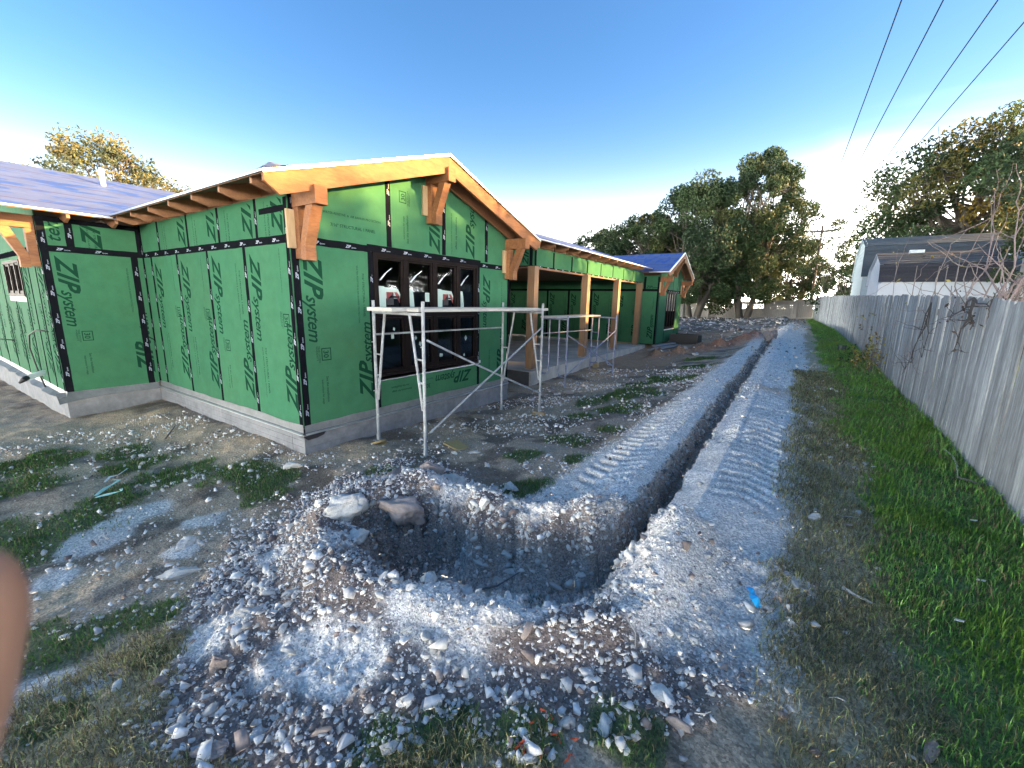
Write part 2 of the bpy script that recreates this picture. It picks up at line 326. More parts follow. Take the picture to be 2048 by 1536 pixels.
GREY = [(-5.0,.78,.28),(-5.37,1.24,.25),(-4.07,1.15,.16),(-4.53,.45,.18),(-3.06,.19,.14),(-2.86,.35,.1),(-5.2,1.0,.2),(-4.6,1.45,.2)]
def zb(x, y):
    F = np.interp(y, [0,4.8,8,12,19,25,31,37,47], [0.05,.03,.15,.26,.41,.55,.68,.8,.8])
    Hh = np.interp(y, [-5,1.6,3,7.7,9.5,18,20,24,30,47], [-.5,-.4,-.3,-.40,-.40,-.22,-.12,0,.3,.5])
    t = sm((x+5.2)/5.2)
    return Hh*(1-t)+F*t+np.minimum(0, (x+10)*.03)
def blobs(x, y, L, seed, nz=0.5, f=4.0):
    w = fbm(x, y, f, 4, seed)-0.5; o = np.full(x.shape, -9.0)
    for a, b, r in L:
        # blobs far off are stretched less; measure in units of the radius
        d = np.hypot(x-a, y-b)/r
        o = np.maximum(o, 1-d)
    return sm((o+w*nz*2.2)*2.2+0.25)
def masks(x, y):
    n1 = fbm(x, y, 3.0, 4, 11)-.5; n2 = fbm(x, y, 1.1, 3, 12)-.5; n3 = fbm(x, y, 11.0, 3, 13)-.5
    sp = sdpoly(x, y, PIT)+n1*.16+n3*.10
    rub = sm((-sdpoly(x, y, RUBBLE)+n1*.5+n3*.15)*5+.5)
    edgeL = -1.88+n1*.35+np.interp(y, [3, 6, 10, 19], [-.15, .0, .1, .35])
    edgeR = .06+n1*.32+np.interp(y, [2, 6, 9, 20, 30], [0, .10, .14, .22, .18])
    along = sm((y-2.6)/.8)*(1-sm((y-31+n2*3)/2.0))
    gl = sm((x-edgeL)/.22)*(1-sm((x+.98)/.06))*along*(1-sm((y-19.6+n1)/1.0))
    gr = sm((x+.80)/.06)*(1-sm((x-edgeR)/.16))*sm((y-1.9+n1*.4)/.5)*(1-sm((y-30)/2))
    tr = sm((x+1.04)/.05)*(1-sm((x+.72)/.05))*sm((y-2.8)/.2)*(1-sm((y-19.8)/.5))
    fg = blobs(x, y, FGRAV, 21, .45)*rub
    gy = blobs(x, y, GREY, 22, .5)
    dust = np.clip(np.maximum.reduce([gl, gr, fg, gy*.85]), 0, 1)
    # straw patch that crosses the right band
    strip = np.exp(-((y-8.9-.25*x)/.35)**2)*(x > -.75)
    dust = dust*(1-.75*strip*sm(.6+n3*3))
    pit = sm(-sp/np.interp(x, [-3.0, -2.3, -1.9, -.9], [.34, .22, .13, .16])+.04)
    lawn = sm((x-.60+n2*.5+n1*.35+n3*.25)/.28)*sm((y-.2)/.5)
    lawn = lawn*(1-.0*pit)
    patch = blobs(x, y, LUSH, 23, .55)*(1-dust*.9)*(1-pit)
    straw = sm((x-.02+n1*.3)/.2)*(1-lawn)
    straw = np.maximum(straw, sm((1.75-y-(x+1.0)*.9+n1*.6)/.3)*sm((x+1.6)/.6)*(1-rub)*(1-lawn))
    straw = np.maximum(straw, (1-sm((y-.55+n1*.5)/.3))*sm((x+3.2)/.4)*(1-rub))
    tan = blobs(x, y, TAN, 24, .45, 2.0)*(1-rub)*(1-dust)
    return dict(rub=rub, dust=dust, gl=gl, gr=gr, tr=tr, pit=pit, lawn=lawn, patch=patch, straw=straw, tan=tan, sp=sp, strip=strip, n1=n1, n2=n2, n3=n3, fg=fg)
def lugs(x, y, m):
    f = lambda xc, w, k, ph: np.where(np.abs(x-xc) < w, np.clip(np.sin(2*PI*((y+ph)/.19+k*np.abs(x-xc+m['n1']*.05)/.19))*1.6, -.5, .5), 0)
    wl = sm((y-3.3)/.5)*(1-sm((y-17)/1.5))*m['gl']; wr = sm((y-3.6)/.6)*(1-sm((y-18)/2))*(1-m['strip'])*m['gr']; w2 = sm((y-5.0)/.6)*(1-sm((y-14)/2))*m['gr']
    return f(-1.42, .27, -.75, 0)*wl, f(-.20, .23, .6, .05)*wr, f(-.50, .12, .6, .03)*w2
def height(x, y, fine=True, M=None):
    m = M or masks(x, y); z = zb(x, y)
    n1, n2, n3 = m['n1'], m['n2'], m['n3']
    z = z+n2*.07+n1*.05+n3*.018
    al = sm((y-2.5)/1.6)*(1-sm((y-19.5)/.8))
    # spoil mound left of the trench
    ml = np.interp(x, [-2.0,-1.75,-1.45,-1.25,-1.10,-1.0], [0,.05,.14,.15,.13,.09])*al
    mr_ = np.interp(x, [-.78,-.66,-.48,-.3,-.1,.12,.3], [.03,.06,.12,.10,.05,.02,0])*sm((y-2.0)/.9)*(1-sm((y-30)/2))
    hump = np.interp(y, [19, 20.2, 22, 25, 28, 30, 32], [0,.05,.22,.30,.22,.12,0])*np.exp(-((x+.1-.0*y)/.7)**2)
    z = z+ml+mr_+hump
    # wheel tracks with lugs pressed in
    la, lb, lc = lugs(x, y, m)
    wl = sm((y-3.3)/.5)*(1-sm((y-17)/1.5)); wr = sm((y-3.6)/.6)*(1-sm((y-18)/2))*(1-m['strip']); wr2 = sm((y-5.0)/.6)*(1-sm((y-14)/2))
    z = z-.035*np.exp(-((x+1.42)/.26)**4)*wl-.030*np.exp(-((x+.20)/.22)**4)*wr-.02*np.exp(-((x+.50)/.11)**4)*wr2+.042*la+.040*lb+.032*lc
    # rubble bank around the pit
    bank = np.exp(-((m['sp']-.22)/.22)**2)*.16*m['rub']
    bank += .16*np.exp(-(((x+3.25)/.45)**2+((y-2.2)/.6)**2))+.10*np.exp(-(((x+1.9)/.9)**2+((y-1.15)/.35)**2))
    bank += .15*np.exp(-(((x+3.0)/.33)**2+((y-2.85)/.22)**2))+.05*np.exp(-(((x+2.15)/.22)**2+((y-2.85)/.25)**2))
    z = z+bank*(1-m['pit'])+m['rub']*(n3*.05+n1*.05)
    # trench and pit
    wob = n1*.10+n3*.06
    tw = np.minimum(np.clip((x+1.00+wob)/np.interp(y, [3, 6], [.12, .09]), 0, 1), 1-sm((x+.765+wob*.7)/.04))*sm((y-2.75)/.12)*(1-sm((y-19.6)/.4))
    z = z-tw*(np.interp(y, [3, 5, 9, 20], [.40, .27, .20, .18])+n1*.16+n3*.08)
    wallrough = m['pit']*(1-m['pit'])*4
    z = z-m['pit']*(np.interp(x, [-3, -2.4, -1.9, -1], [.26, .36, .47, .42])+n1*.24+n3*.16)+wallrough*n3*.26
    # red spoil ridge and the churned field at the back
    ry = 16.5+(x+4.3)*1.05
    ridge = np.exp(-((y-ry)/.55)**2)*sm((x+4.8)/.5)*(1-sm((x+.9)/.3))
    z = z+ridge*(.26+n1*.40+n3*.24)
    back = sm((y-24)/3)*(1-sm((y-45)/1))*(1-sm((x+.9)/.4))*sm((x+16)/3)
    z = z+back*(.25*fbm(x, y, .55, 4, 41)+.35*np.clip(fbm(x, y, 1.4, 3, 42)-.5, 0, 1))
    return z
def gz(x, y):
    return float(height(np.array([float(x)]), np.array([float(y)]))[0])

def build_ground():
    a0, a1 = math.radians(-97), math.radians(32)
    dense = np.linspace(a0, a1, 640); coarse = np.linspace(a1, a0+2*PI, 62)[1:-1]
    ang = np.concatenate([dense, coarse])
    rad = np.concatenate([[.25,.5,.75], np.geomspace(.9, 50, 730), [56, 65, 80, 110, 160, 260, 450, 900]])
    A, R = np.meshgrid(ang, rad); X = np.sin(A)*R; Y = np.cos(A)*R
    x = X.ravel(); y = Y.ravel(); m = masks(x, y); z = height(x, y, M=m)
    n1, n2, n3 = m['n1'], m['n2'], m['n3']
    far = sm((np.hypot(x, y)-48)/10)
    col = np.empty((len(x), 3)); col[:] = (.42,.32,.22)
    def lay(c, k):
        k = np.clip(k, 0, 1)[:, None]; col[:] = col*(1-k)+np.array(c)*k
    lay((.12,.09,.068), sm((fbm(x, y, 2.3, 4, 51)-.45)*5)*.8)
    lay((.60,.43,.27), m['tan']*.92)
    lay((.27,.255,.23), sm((fbm(x, y, 3.1, 4, 52)-.52)*6)*.35)
    lay((.21,.165,.14), m['rub'])
    lay((.46,.38,.24), m['straw']*.9)
    lay((.085,.115,.04), m['patch']*.85)
    lay((.14,.21,.07), m['lawn']*.92)
    lay((.70,.645,.575), m['dust']*.97)
    lay((.78,.73,.66), m['dust']*sm((fbm(x, y, 5, 3, 53)-.45)*4)*.6)
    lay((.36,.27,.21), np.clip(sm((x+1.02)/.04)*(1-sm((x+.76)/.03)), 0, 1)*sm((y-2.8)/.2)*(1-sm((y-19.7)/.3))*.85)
    zz0 = zb(x, y)
    deep = sm((zz0-z-.10)/.35)*m['pit']
    lay((.58,.54,.49), m['pit']*.9)
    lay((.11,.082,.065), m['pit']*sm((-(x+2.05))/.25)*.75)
    lay((.42,.41,.39), m['pit']*sm((x+2.15)/.2)*sm((y-2.35)/.25)*sm((fbm(x, y, 9, 3, 55)-.40)*5)*.8)
    ry = 16.5+(x+4.3)*1.05
    lay((.34,.15,.085), np.exp(-((y-ry)/.75)**2)*sm((x+4.9)/.5)*(1-sm((x+.9)/.3))*.9)
    lay((.23,.15,.095), sm((y-10)/3)*(1-sm((y-27)/4))*(1-sm((x+3.3+n1)/.8))*.6)
    back = sm((y-25+n1*3)/2.5)*(1-sm((x+.9+n1)/.5))
    lay((.11,.10,.088), back*.9); lay((.24,.235,.22), back*sm((fbm(x, y, 1.5, 4, 56)-.52)*6)*.85)
    lay((.06,.08,.03), back*sm((fbm(x, y, 1.1, 3, 57)-.56)*6)*.6)
    lay((.07,.09,.035), far)
    la, lb, lc = lugs(x, y, m); lg = la+lb+lc
    col = col*(1+.34*lg)[:, None]*(0.86+.28*fbm(x, y, 14, 3, 60))[:, None]  # lug ribs lightened, grooves darkened in the colour: pressed grit plus painted shading
    nr, na = len(rad), len(ang)
    i = np.arange(nr-1)[:, None]; j = np.arange(na)[None, :]; jn = (j+1) % na
    F = np.stack([i*na+j, i*na+jn, (i+1)*na+jn, (i+1)*na+j], -1).reshape(-1, 4)[:, ::-1]
    V = np.stack([x, y, z], 1)
    # centre cap as quads
    V = np.vstack([V, [[0, 0, float(z[:na].mean())]]]); col = np.vstack([col, col[:1]]); c = len(V)-1
    cap = np.array([[c, (k+2) % na, (k+1) % na, k] for k in range(0, na-1, 2)])
    F = np.vstack([F, cap])
    m_ = mat('yard_ground', (.2,.2,.2), 0.92, attr=True, var=0.35, vscale=16, bump=0.9, bscale=55, bdist=0.012, spec=0.2)
    t = m_.node_tree; n = t.nodes; L = t.links
    # grit: small light and dark grains everywhere
    p = n['Principled BSDF']; src = p.inputs['Base Color'].links[0].from_socket
    tco = n.new('ShaderNodeNewGeometry'); vo = n.new('ShaderNodeTexVoronoi'); vo.inputs['Scale'].default_value = 85; L.new(tco.outputs['Position'], vo.inputs['Vector'])
    sc = n.new('ShaderNodeSeparateColor'); L.new(vo.outputs['Color'], sc.inputs[0])
    mr = n.new('ShaderNodeMapRange'); mr.inputs['To Min'].default_value = .62; mr.inputs['To Max'].default_value = 1.38; L.new(sc.outputs[0], mr.inputs[0])
    mu = n.new('ShaderNodeVectorMath'); mu.operation = 'SCALE'; L.new(src, mu.inputs[0]); L.new(mr.outputs[0], mu.inputs['Scale']); L.new(mu.outputs[0], p.inputs['Base Color'])
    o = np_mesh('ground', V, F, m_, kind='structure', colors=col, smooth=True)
    return o
build_ground()

# ------------------------------------------------------------------ stones
def hull(npts, seed, sub=False, flat=1.0):
    r = random.Random(seed); bm = bmesh.new()
    ax = (1.0, r.uniform(.62, .95), r.uniform(.42, .7)*flat)
    for i in range(npts):
        v = Vector((r.gauss(0, 1), r.gauss(0, 1), r.gauss(0, 1))).normalized()*r.uniform(.82, 1.0)
        bm.verts.new((v.x*ax[0], v.y*ax[1], v.z*ax[2]))
    res = bmesh.ops.convex_hull(bm, input=bm.verts)
    bmesh.ops.delete(bm, geom=[v for v in bm.verts if not v.link_faces], context='VERTS')
    if sub:
        bmesh.ops.bevel(bm, geom=list(bm.edges), offset=.075, segments=1, affect='EDGES', profile=.6)
    bmesh.ops.triangulate(bm, faces=bm.faces); bmesh.ops.recalc_face_normals(bm, faces=bm.faces)
    bm.verts.index_update()
    V = np.array([v.co[:] for v in bm.verts]); F = np.array([[v.index for v in f.verts] for f in bm.faces]); bm.free()
    return V, F
SMALL = [hull(8, 100+i) for i in range(14)]
def rotmats(n, r, tilt=1.0):
    a = r.uniform(0, 2*PI, n); b = r.normal(0, .45*tilt, n); c = r.normal(0, .45*tilt, n)
    ca, sa, cb, sb, cc, sc_ = np.cos(a), np.sin(a), np.cos(b), np.sin(b), np.cos(c), np.sin(c); z = np.zeros(n); o = np.ones(n)
    Rz = np.stack([ca, -sa, z, sa, ca, z, z, z, o], -1).reshape(-1, 3, 3)
    Ry = np.stack([cb, z, sb, z, o, z, -sb, z, cb], -1).reshape(-1, 3, 3)
    Rx = np.stack([o, z, z, z, cc, -sc_, z, sc_, cc], -1).reshape(-1, 3, 3)
    return Rz@Ry@Rx
def scatter_stones(name, X, Y, S, colfn, sink=.25):
    Z = height(X, Y); n = len(X); R = rotmats(n, rng); VV = []; FF = []; CC = []; base = 0
    kind = rng.integers(0, len(SMALL), n); C_ = colfn(n)
    for k in range(len(SMALL)):
        id_ = np.where(kind == k)[0]; V, F = SMALL[k]
        if len(id_) == 0: continue
        P = np.einsum('nij,vj->nvi', R[id_], V)*S[id_][:, None, None]
        P[:, :, 0] += X[id_][:, None]; P[:, :, 1] += Y[id_][:, None]; P[:, :, 2] += (Z[id_]+S[id_]*(.5-sink))[:, None]
        VV.append(P.reshape(-1, 3)); CC.append(np.repeat(C_[id_], len(V), 0))
        FF.append((F[None]+(np.arange(len(id_))*len(V))[:, None, None]).reshape(-1, 3)+base); base += len(id_)*len(V)
    return np_mesh(name, np.vstack(VV), np.vstack(FF), M_STONE, kind='stuff', colors=np.vstack(CC))
def stonecol(n, w=.8):
    b = rng.uniform(.38, .78, n)[:, None]*np.array([[1, .975, .93]])
    t = rng.random(n)
    b[t > w] = np.array([.27, .21, .18])*rng.uniform(.6, 1.3, (t > w).sum())[:, None]
    return b
def sample(n, xr, yr, dens, adapt=True):
    """rejection sampling on a density in 0..1"""
    X = rng.uniform(*xr, n); Y = rng.uniform(*yr, n)
    k = rng.random(n) < dens(X, Y)
    return X[k], Y[k]
# grit and pebbles of the rubble bank
def d_rub(x, y):
    m = masks(x, y); return np.clip(m['rub']*(1-m['dust']*.55)*(1-m['pit']*.75)*(.3+.9*fbm(x, y, 4, 3, 71)), 0, 1)
X, Y = sample(56000, (-4.4, .3), (.25, 3.6), d_rub)
S = np.clip(rng.lognormal(math.log(.0085), .60, len(X)), .004, .034)*np.where(rng.random(len(X)) < .16, 1.9, 1.0)
st = scatter_stones('rubble_stones', X, Y, S, lambda n: stonecol(n, .90)); tag(st, 'white and brown crushed limestone pebbles covering the spoil bank around the pit', 'gravel')
def d_grav(x, y):
    m = masks(x, y); e = m['gl']*(1-m['gl'])*4+m['gr']*(1-m['gr'])*4
    trk = np.maximum(np.exp(-((x+1.42)/.27)**4), np.exp(-((x+.3)/.33)**4))*(y > 3.2)
    return np.clip((e*.9*(1-.8*trk)+m['dust']*.16*(1-.9*trk)+m['fg']*.3)*(.35+.9*fbm(x, y, 3, 3, 72)), 0, 1)*(1-m['tr'])
X, Y = sample(60000, (-3.2, .7), (1.0, 12), d_grav)
S = np.clip(rng.lognormal(math.log(.009), .5, len(X)), .004, .035)
st = scatter_stones('gravel_stones', X, Y, S, lambda n: stonecol(n, .93)); tag(st, 'loose pale gravel on the compacted strips beside the trench', 'gravel')
def d_yard(x, y):
    m = masks(x, y); return np.clip((1-m['rub'])*(1-m['dust']*.7)*(1-m['pit'])*(1-m['lawn']*.97)*(.10+1.0*sm((fbm(x, y, 1.7, 4, 73)-.42)*4)), 0, 1)
X, Y = sample(46000, (-9.5, .9), (0.0, 13), d_yard)
D = np.hypot(X, Y); S = np.clip(rng.lognormal(math.log(.011), .55, len(X))*(1+D*.05), .005, .05)
k = ~((X < -5.2) & (Y > 2.95)); X, Y, S = X[k], Y[k], S[k]
st = scatter_stones('yard_stones', X, Y, S, lambda n: stonecol(n, .85)); tag(st, 'small pale stones scattered over the bare yard soil', 'gravel')
def d_far(x, y):
    m = masks(x, y); return np.clip((sm((y-24)/3)*(x < -.9)*sm((fbm(x, y, 1.3, 3, 74)-.45)*5)+.25*m['dust']+.18)*(1-m['lawn']), 0, 1)
X, Y = sample(15000, (-13, .6), (12, 45), d_far); k = ~((X < -4.9) & (Y < 24)); X, Y = X[k], Y[k]
S = np.clip(rng.lognormal(math.log(.05), .6, len(X)), .02, .24)*(.5+.5*sm((Y-22)/6))
st = scatter_stones('distant_rubble', X, Y, S, lambda n: stonecol(n, .72)*.6); tag(st, 'pale rock rubble strewn over the far end of the yard before the back fence', 'rubble')

# broken rock showing in the walls of the pit and the trench
def wall_stones(name, P, S, colfn):
    n = len(P); R = rotmats(n, rng, 2.0); VV = []; FF = []; CC = []; base = 0; kind = rng.integers(0, len(SMALL), n); C_ = colfn(n)
    for k in range(len(SMALL)):
        i_ = np.where(kind == k)[0]; V, F = SMALL[k]
        if len(i_) == 0: continue
        Q = np.einsum('nij,vj->nvi', R[i_], V)*S[i_][:, None, None]+P[i_][:, None, :]
        VV.append(Q.reshape(-1, 3)); CC.append(np.repeat(C_[i_], len(V), 0)); FF.append((F[None]+(np.arange(len(i_))*len(V))[:, None, None]).reshape(-1, 3)+base); base += len(i_)*len(V)
    return np_mesh(name, np.vstack(VV), np.vstack(FF), M_STONE, kind='stuff', colors=np.vstack(CC))
def steep(n, xr, yr, lo=.10):
    X = rng.uniform(*xr, n); Y = rng.uniform(*yr, n); e = .02; z0 = height(X, Y)
    g = np.hypot(height(X+e, Y)-z0, height(X, Y+e)-z0)/e; k = g > 1.1; return np.stack([X[k], Y[k], z0[k]], 1)
P = steep(42000, (-3.1, -.7), (1.6, 3.1)); P = P[rng.permutation(len(P))[:2600]]
P2 = np.stack([rng.uniform(-2.9, -.9, 900), rng.uniform(1.9, 2.7, 900)], 1); P2 = P2[masks(P2[:, 0], P2[:, 1])['pit'] > .8][:420]; z2 = height(P2[:, 0], P2[:, 1])
fl = wall_stones('pit_floor_stones', np.column_stack([P2, z2+.01]), np.clip(rng.lognormal(math.log(.024), .5, len(P2)), .010, .065), lambda n: rng.uniform(.30, .80, n)[:, None]*np.array([[1, .96, .88]]))
tag(fl, 'loose chunks of limestone fallen on the floor of the pit', 'rubble')
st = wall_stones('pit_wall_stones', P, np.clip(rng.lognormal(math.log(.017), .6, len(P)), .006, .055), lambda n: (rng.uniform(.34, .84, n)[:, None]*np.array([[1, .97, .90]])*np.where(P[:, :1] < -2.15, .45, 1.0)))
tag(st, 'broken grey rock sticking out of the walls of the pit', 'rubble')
P = steep(60000, (-1.15, -.70), (3.0, 19.5)); P = P[rng.permutation(len(P))[:3800]]
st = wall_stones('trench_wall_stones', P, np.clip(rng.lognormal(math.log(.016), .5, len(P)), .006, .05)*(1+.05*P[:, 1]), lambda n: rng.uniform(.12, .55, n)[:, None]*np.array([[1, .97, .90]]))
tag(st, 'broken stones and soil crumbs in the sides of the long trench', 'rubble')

# individually placed rocks: (x, y, size, stretch, mesh kind, label)
ROCKM = [np_mesh('rock', *hull(15, 300+i, True), M_ROCK, link=False) for i in range(8)]
ROCKP = [np_mesh('rock', *hull(14, 340+i, True), M_ROCKP, link=False) for i in range(4)]
from mathutils import noise as mnoise
def boulder(seed, m_):
    r = random.Random(seed); bm = bmesh.new()
    for i in range(17):
        v = Vector((r.gauss(0, 1), r.gauss(0, 1), r.gauss(0, 1))).normalized()*r.uniform(.78, 1.0); bm.verts.new((v.x, v.y*.85, v.z*.8))
    bmesh.ops.convex_hull(bm, input=bm.verts); bmesh.ops.delete(bm, geom=[v for v in bm.verts if not v.link_faces], context='VERTS')
    bmesh.ops.triangulate(bm, faces=bm.faces)
    bmesh.ops.subdivide_edges(bm, edges=bm.edges, cuts=5, use_grid_fill=True); bmesh.ops.triangulate(bm, faces=bm.faces)
    o = Vector((seed*3.1, seed*1.7, 0))
    for v in bm.verts:
        n = v.co.normalized(); f = mnoise.fractal(v.co*1.6+o, 1.0, 2.0, 5)*.14+abs(mnoise.noise(v.co*4.3+o))*-.26+abs(mnoise.noise(v.co*11+o))*-.07; v.co += n*f
    bm.verts.index_update(); V = np.array([v.co[:] for v in bm.verts]); F = np.array([[v.index for v in f.verts] for f in bm.faces]); bm.free()
    return np_mesh('rock', V, F, m_, link=False)
BOULD = [boulder(900+i, M_ROCK) for i in range(3)]; BOULDP = [boulder(920+i, M_ROCKP) for i in range(3)]
def rock(x, y, s, me, label, group=None, zs=.45, rz=None, tilt=.25, sc=(1,1,1), name='rock', cat='rock', sink=.3):
    r = random.Random(int((x*991+y*577)*1000))
    zg_ = gz(x, y) if s < .1 else max(gz(x, y), float(zb(np.array([x]), np.array([y]))[0])-.09)
    o = place(me, name, (x, y, zg_+s*sc[2]*(.5-sink)), rot=(r.gauss(0, tilt), r.gauss(0, tilt), r.uniform(0, 6.28) if rz is None else rz), scale=(s*sc[0], s*sc[1], s*sc[2]))
    return tag(o, label, cat, group)
BIG = [
 (-3.06,2.02,.25,0,'w','large jagged white limestone boulder at the left rim of the pit',(1.0,.72,.9)),
 (-2.74,2.34,.28,1,'p','broad greyish pink boulder overhanging the dark left end of the pit',(1.15,.8,.75)),
 (-2.76,1.90,.13,2,'w','pale block wedged under the jagged white boulder at the pit edge',(1,.8,.9)),
 (-2.56,1.80,.16,3,'w','rough white rock half way down the left lip of the pit',(1.1,.7,.7)),
 (-2.95,2.98,.17,1,'p','tan crusty rock on the dirt clod heap behind the pit',(1.2,.8,.8)),
 (-2.75,3.10,.15,4,'w','buff coloured rock at the top of the heap behind the pit',(1.2,.8,.8)),
 (-3.3,2.75,.12,2,'p','buff rock at the left foot of the heap behind the pit',(1.2,.8,.8)),
 (-1.74,1.70,.095,5,'w','white rock with a spiky top on the near lip of the pit',(1.1,.8,.9)),
 (-1.24,1.86,.075,6,'w','pointed grey white stone standing on the near lip of the pit',(.8,.7,1.5)),
 (-2.56,.99,.085,7,'w','long white rock leaning on its end left of the fine gravel patch',(1.4,.7,.8)),
 (-2.80,.44,.075,0,'p','big flat pinkish rock near the bottom left grass',(1.15,.85,.5)),
 (-2.66,.40,.05,3,'w','white stone touching the big flat pinkish rock in the lower left',(1,.8,.8)),
 (-2.26,.72,.085,1,'p','tall pinkish slab of stone standing in the lower left rubble',(.8,.6,1.3)),
 (-4.18,1.20,.12,5,'w','white rock on the grass left of the spoil bank',(1.1,.8,.8)),
 (-3.72,.99,.13,2,'w','tan and white flat rock below the white rock on the left grass',(1.5,.7,.5)),
 (-.31,2.12,.065,4,'w','bright knobbly white stone beside the mouth of the trench',(1.2,.8,.7)),
 (.31,3.96,.075,6,'w','lone pale rock in the dry grass right of the wheel tracks',(1.1,.9,.9)),
 (.52,4.0,.06,0,'p','thin pinkish grey stone just right of the lone pale rock in the grass',(1.2,.7,.5)),
 (-.30,1.74,.075,7,'w','heart shaped white rock in the dark rubble at lower right',(1.1,.95,.6)),
 (-.46,1.46,.06,1,'w','squat white rock at the grassy bottom edge beside orange scraps',(1.1,.9,.9)),
 (-.60,1.38,.052,2,'w','rounded white rock above the orange scraps at the bottom edge',(.9,.7,1.1)),
 (-.20,1.63,.065,2,'p','reddish brown rock under the dark hollow at lower right',(1.0,.8,.8)),
 (.66,2.10,.062,3,'p','long pink and white rock in the thick grass at the bottom right',(1.6,.6,.6)),
 (.16,1.93,.05,0,'p','brown blocky stone in the straw grass at the bottom',(1,.8,.8)),
 (-1.80,.50,.085,3,'p','dark grey flat slab half buried in the bottom left grass',(1.3,.8,.5)),
 (.19,2.92,.06,5,'w','lumpy white stone on the straw right of the gravel edge',(1.1,.8,.9)),
 (-2.28,2.88,.10,4,'w','tan topped rock above the pit centre',(1.3,.8,.7)),
 (-2.20,3.30,.12,6,'w','long chalky stone lying behind the pit toward the scaffold',(1.8,.6,.5)),
 (-2.0,2.62,.085,7,'w','white wedge of rock poking from the far pit wall',(1.1,.7,1.0)),
 (-.95,1.62,.055,1,'p','rust spotted round stone in the grey rubble at lower centre',(1.1,.9,.8)),
 (-3.35,4.15,.09,2,'w','flat white stone beside the yellow board scrap',(1.3,.8,.4)),
 (-5.0,2.62,.13,3,'w','grey white stone against the house foundation left of the corner',(1.2,.8,.7)),
 (-.95,19.7,.36,5,'p','tan boulder plugging the far end of the trench',(.8,.8,1.3)),
 (-.70,20.3,.30,1,'p','upright pointed pinkish rock behind the far end of the trench',(.7,.7,1.4)),
 (-2.95,16.4,.20,6,'w','white rock at the foot of the reddish spoil ridge',(1.2,.8,.7)),
 (-5.2,15.4,.0,0,'w','',(1,1,1)),
]
for i, (x, y, s, k, w, lab, sc_) in enumerate(BIG):
    if s <= 0: continue
    big = s >= .085
    rock(x, y, s, (BOULD if w == 'w' else BOULDP)[k % 3] if big else (ROCKM if w == 'w' else ROCKP)[k % (8 if w == 'w' else 4)], lab, sc=sc_)
def rocks(n, xr, yr, dens, s0, s1, label, group, pw=.85, tries=60000, mind=1.0):
    X, Y = sample(tries, xr, yr, dens); P = []
    for x, y in zip(X, Y):
        s = random.uniform(0, 1)**2.2*(s1-s0)+s0
        if all((x-a)**2+(y-b)**2 > ((s+c)*mind)**2 for a, b, c in P): P.append((x, y, s))
        if len(P) >= n: break
    xs = sorted(p[0] for p in P); xm, xq = xs[len(xs)//3], xs[2*len(xs)//3]; ym = sorted(p[1] for p in P)[len(P)//2]
    for x, y, s in P:
        white = random.random() < pw; me = random.choice(ROCKM) if white else random.choice(ROCKP)
        t_ = (s-s0)/(s1-s0); size = 'largest sort of' if t_ > .5 else ('middling' if t_ > .18 else 'small')
        lab = '%s %s %s, %s %s half' % (size, 'white' if white else 'pinkish', label, 'left' if x < xm else ('middle' if x < xq else 'right'), 'nearer' if y < ym else 'farther')
        rock(x, y, s, me, lab, group, sc=(random.uniform(.9, 1.3), random.uniform(.65, .95), random.uniform(.6, .95)))
rocks(122, (-3.6, -.9), (.45, 1.75), lambda x, y: np.clip(masks(x, y)['rub']*(1-masks(x, y)['fg']*.9)*(1-masks(x, y)['pit']), 0, 1)*.5, .022, .060,
      'stone in the rubble before the pit', 'white stones in front of the pit')
rocks(40, (-1.1, .35), (1.2, 3.2), lambda x, y: np.clip(masks(x, y)['rub']*(1-masks(x, y)['fg']*.7)*(1-masks(x, y)['pit'])*(y+x > .9), 0, 1)*.5, .015, .038,
      'stone below the trench mouth', 'white stones below the trench mouth')
rocks(30, (-4.2, -2.4), (1.0, 3.3), lambda x, y: np.clip(masks(x, y)['rub']*(1-masks(x, y)['pit']), 0, 1)*.4, .022, .06,
      'chunk on the dark bank left of the pit', 'pale chunks on the left bank')
rocks(22, (-2.9, -.9), (2.6, 3.5), lambda x, y: np.clip(masks(x, y)['rub']*(1-masks(x, y)['pit']), 0, 1)*.4, .02, .06,
      'chunk on the soil behind the pit', 'pale chunks behind the pit')
rocks(14, (-4.6, -2.0), (3.6, 6.5), lambda x, y: x*0+.2, .025, .075, 'rock between scaffold and gravel strip', 'pale rocks before the scaffold', mind=3)
rocks(11, (-5.0, -4.1), (7.5, 9.1), lambda x, y: x*0+.5, .08, .17, 'slab in the heap beside the patio corner', 'rock heap between gable wall and patio', pw=.2, mind=.7)
rocks(9, (0.1, 1.3), (1.8, 5.5), lambda x, y: x*0+.2, .012, .03, 'stone in the grass before the fence', 'stones in the grass by the fence', mind=4)
rocks(9, (-4.8, -1.4), (16.0, 19.5), lambda x, y: np.exp(-((y-(16.5+(x+4.3)*1.05))/.5)**2), .06, .20, 'rock on the reddish spoil ridge', 'rocks on the reddish ridge', pw=.3, mind=.8)
rocks(12, (-11, -1.5), (24, 40), lambda x, y: x*0+.4, .10, .34, 'rock on the churned ground before the back fence', 'rocks before the back fence', pw=.75, mind=1.2)

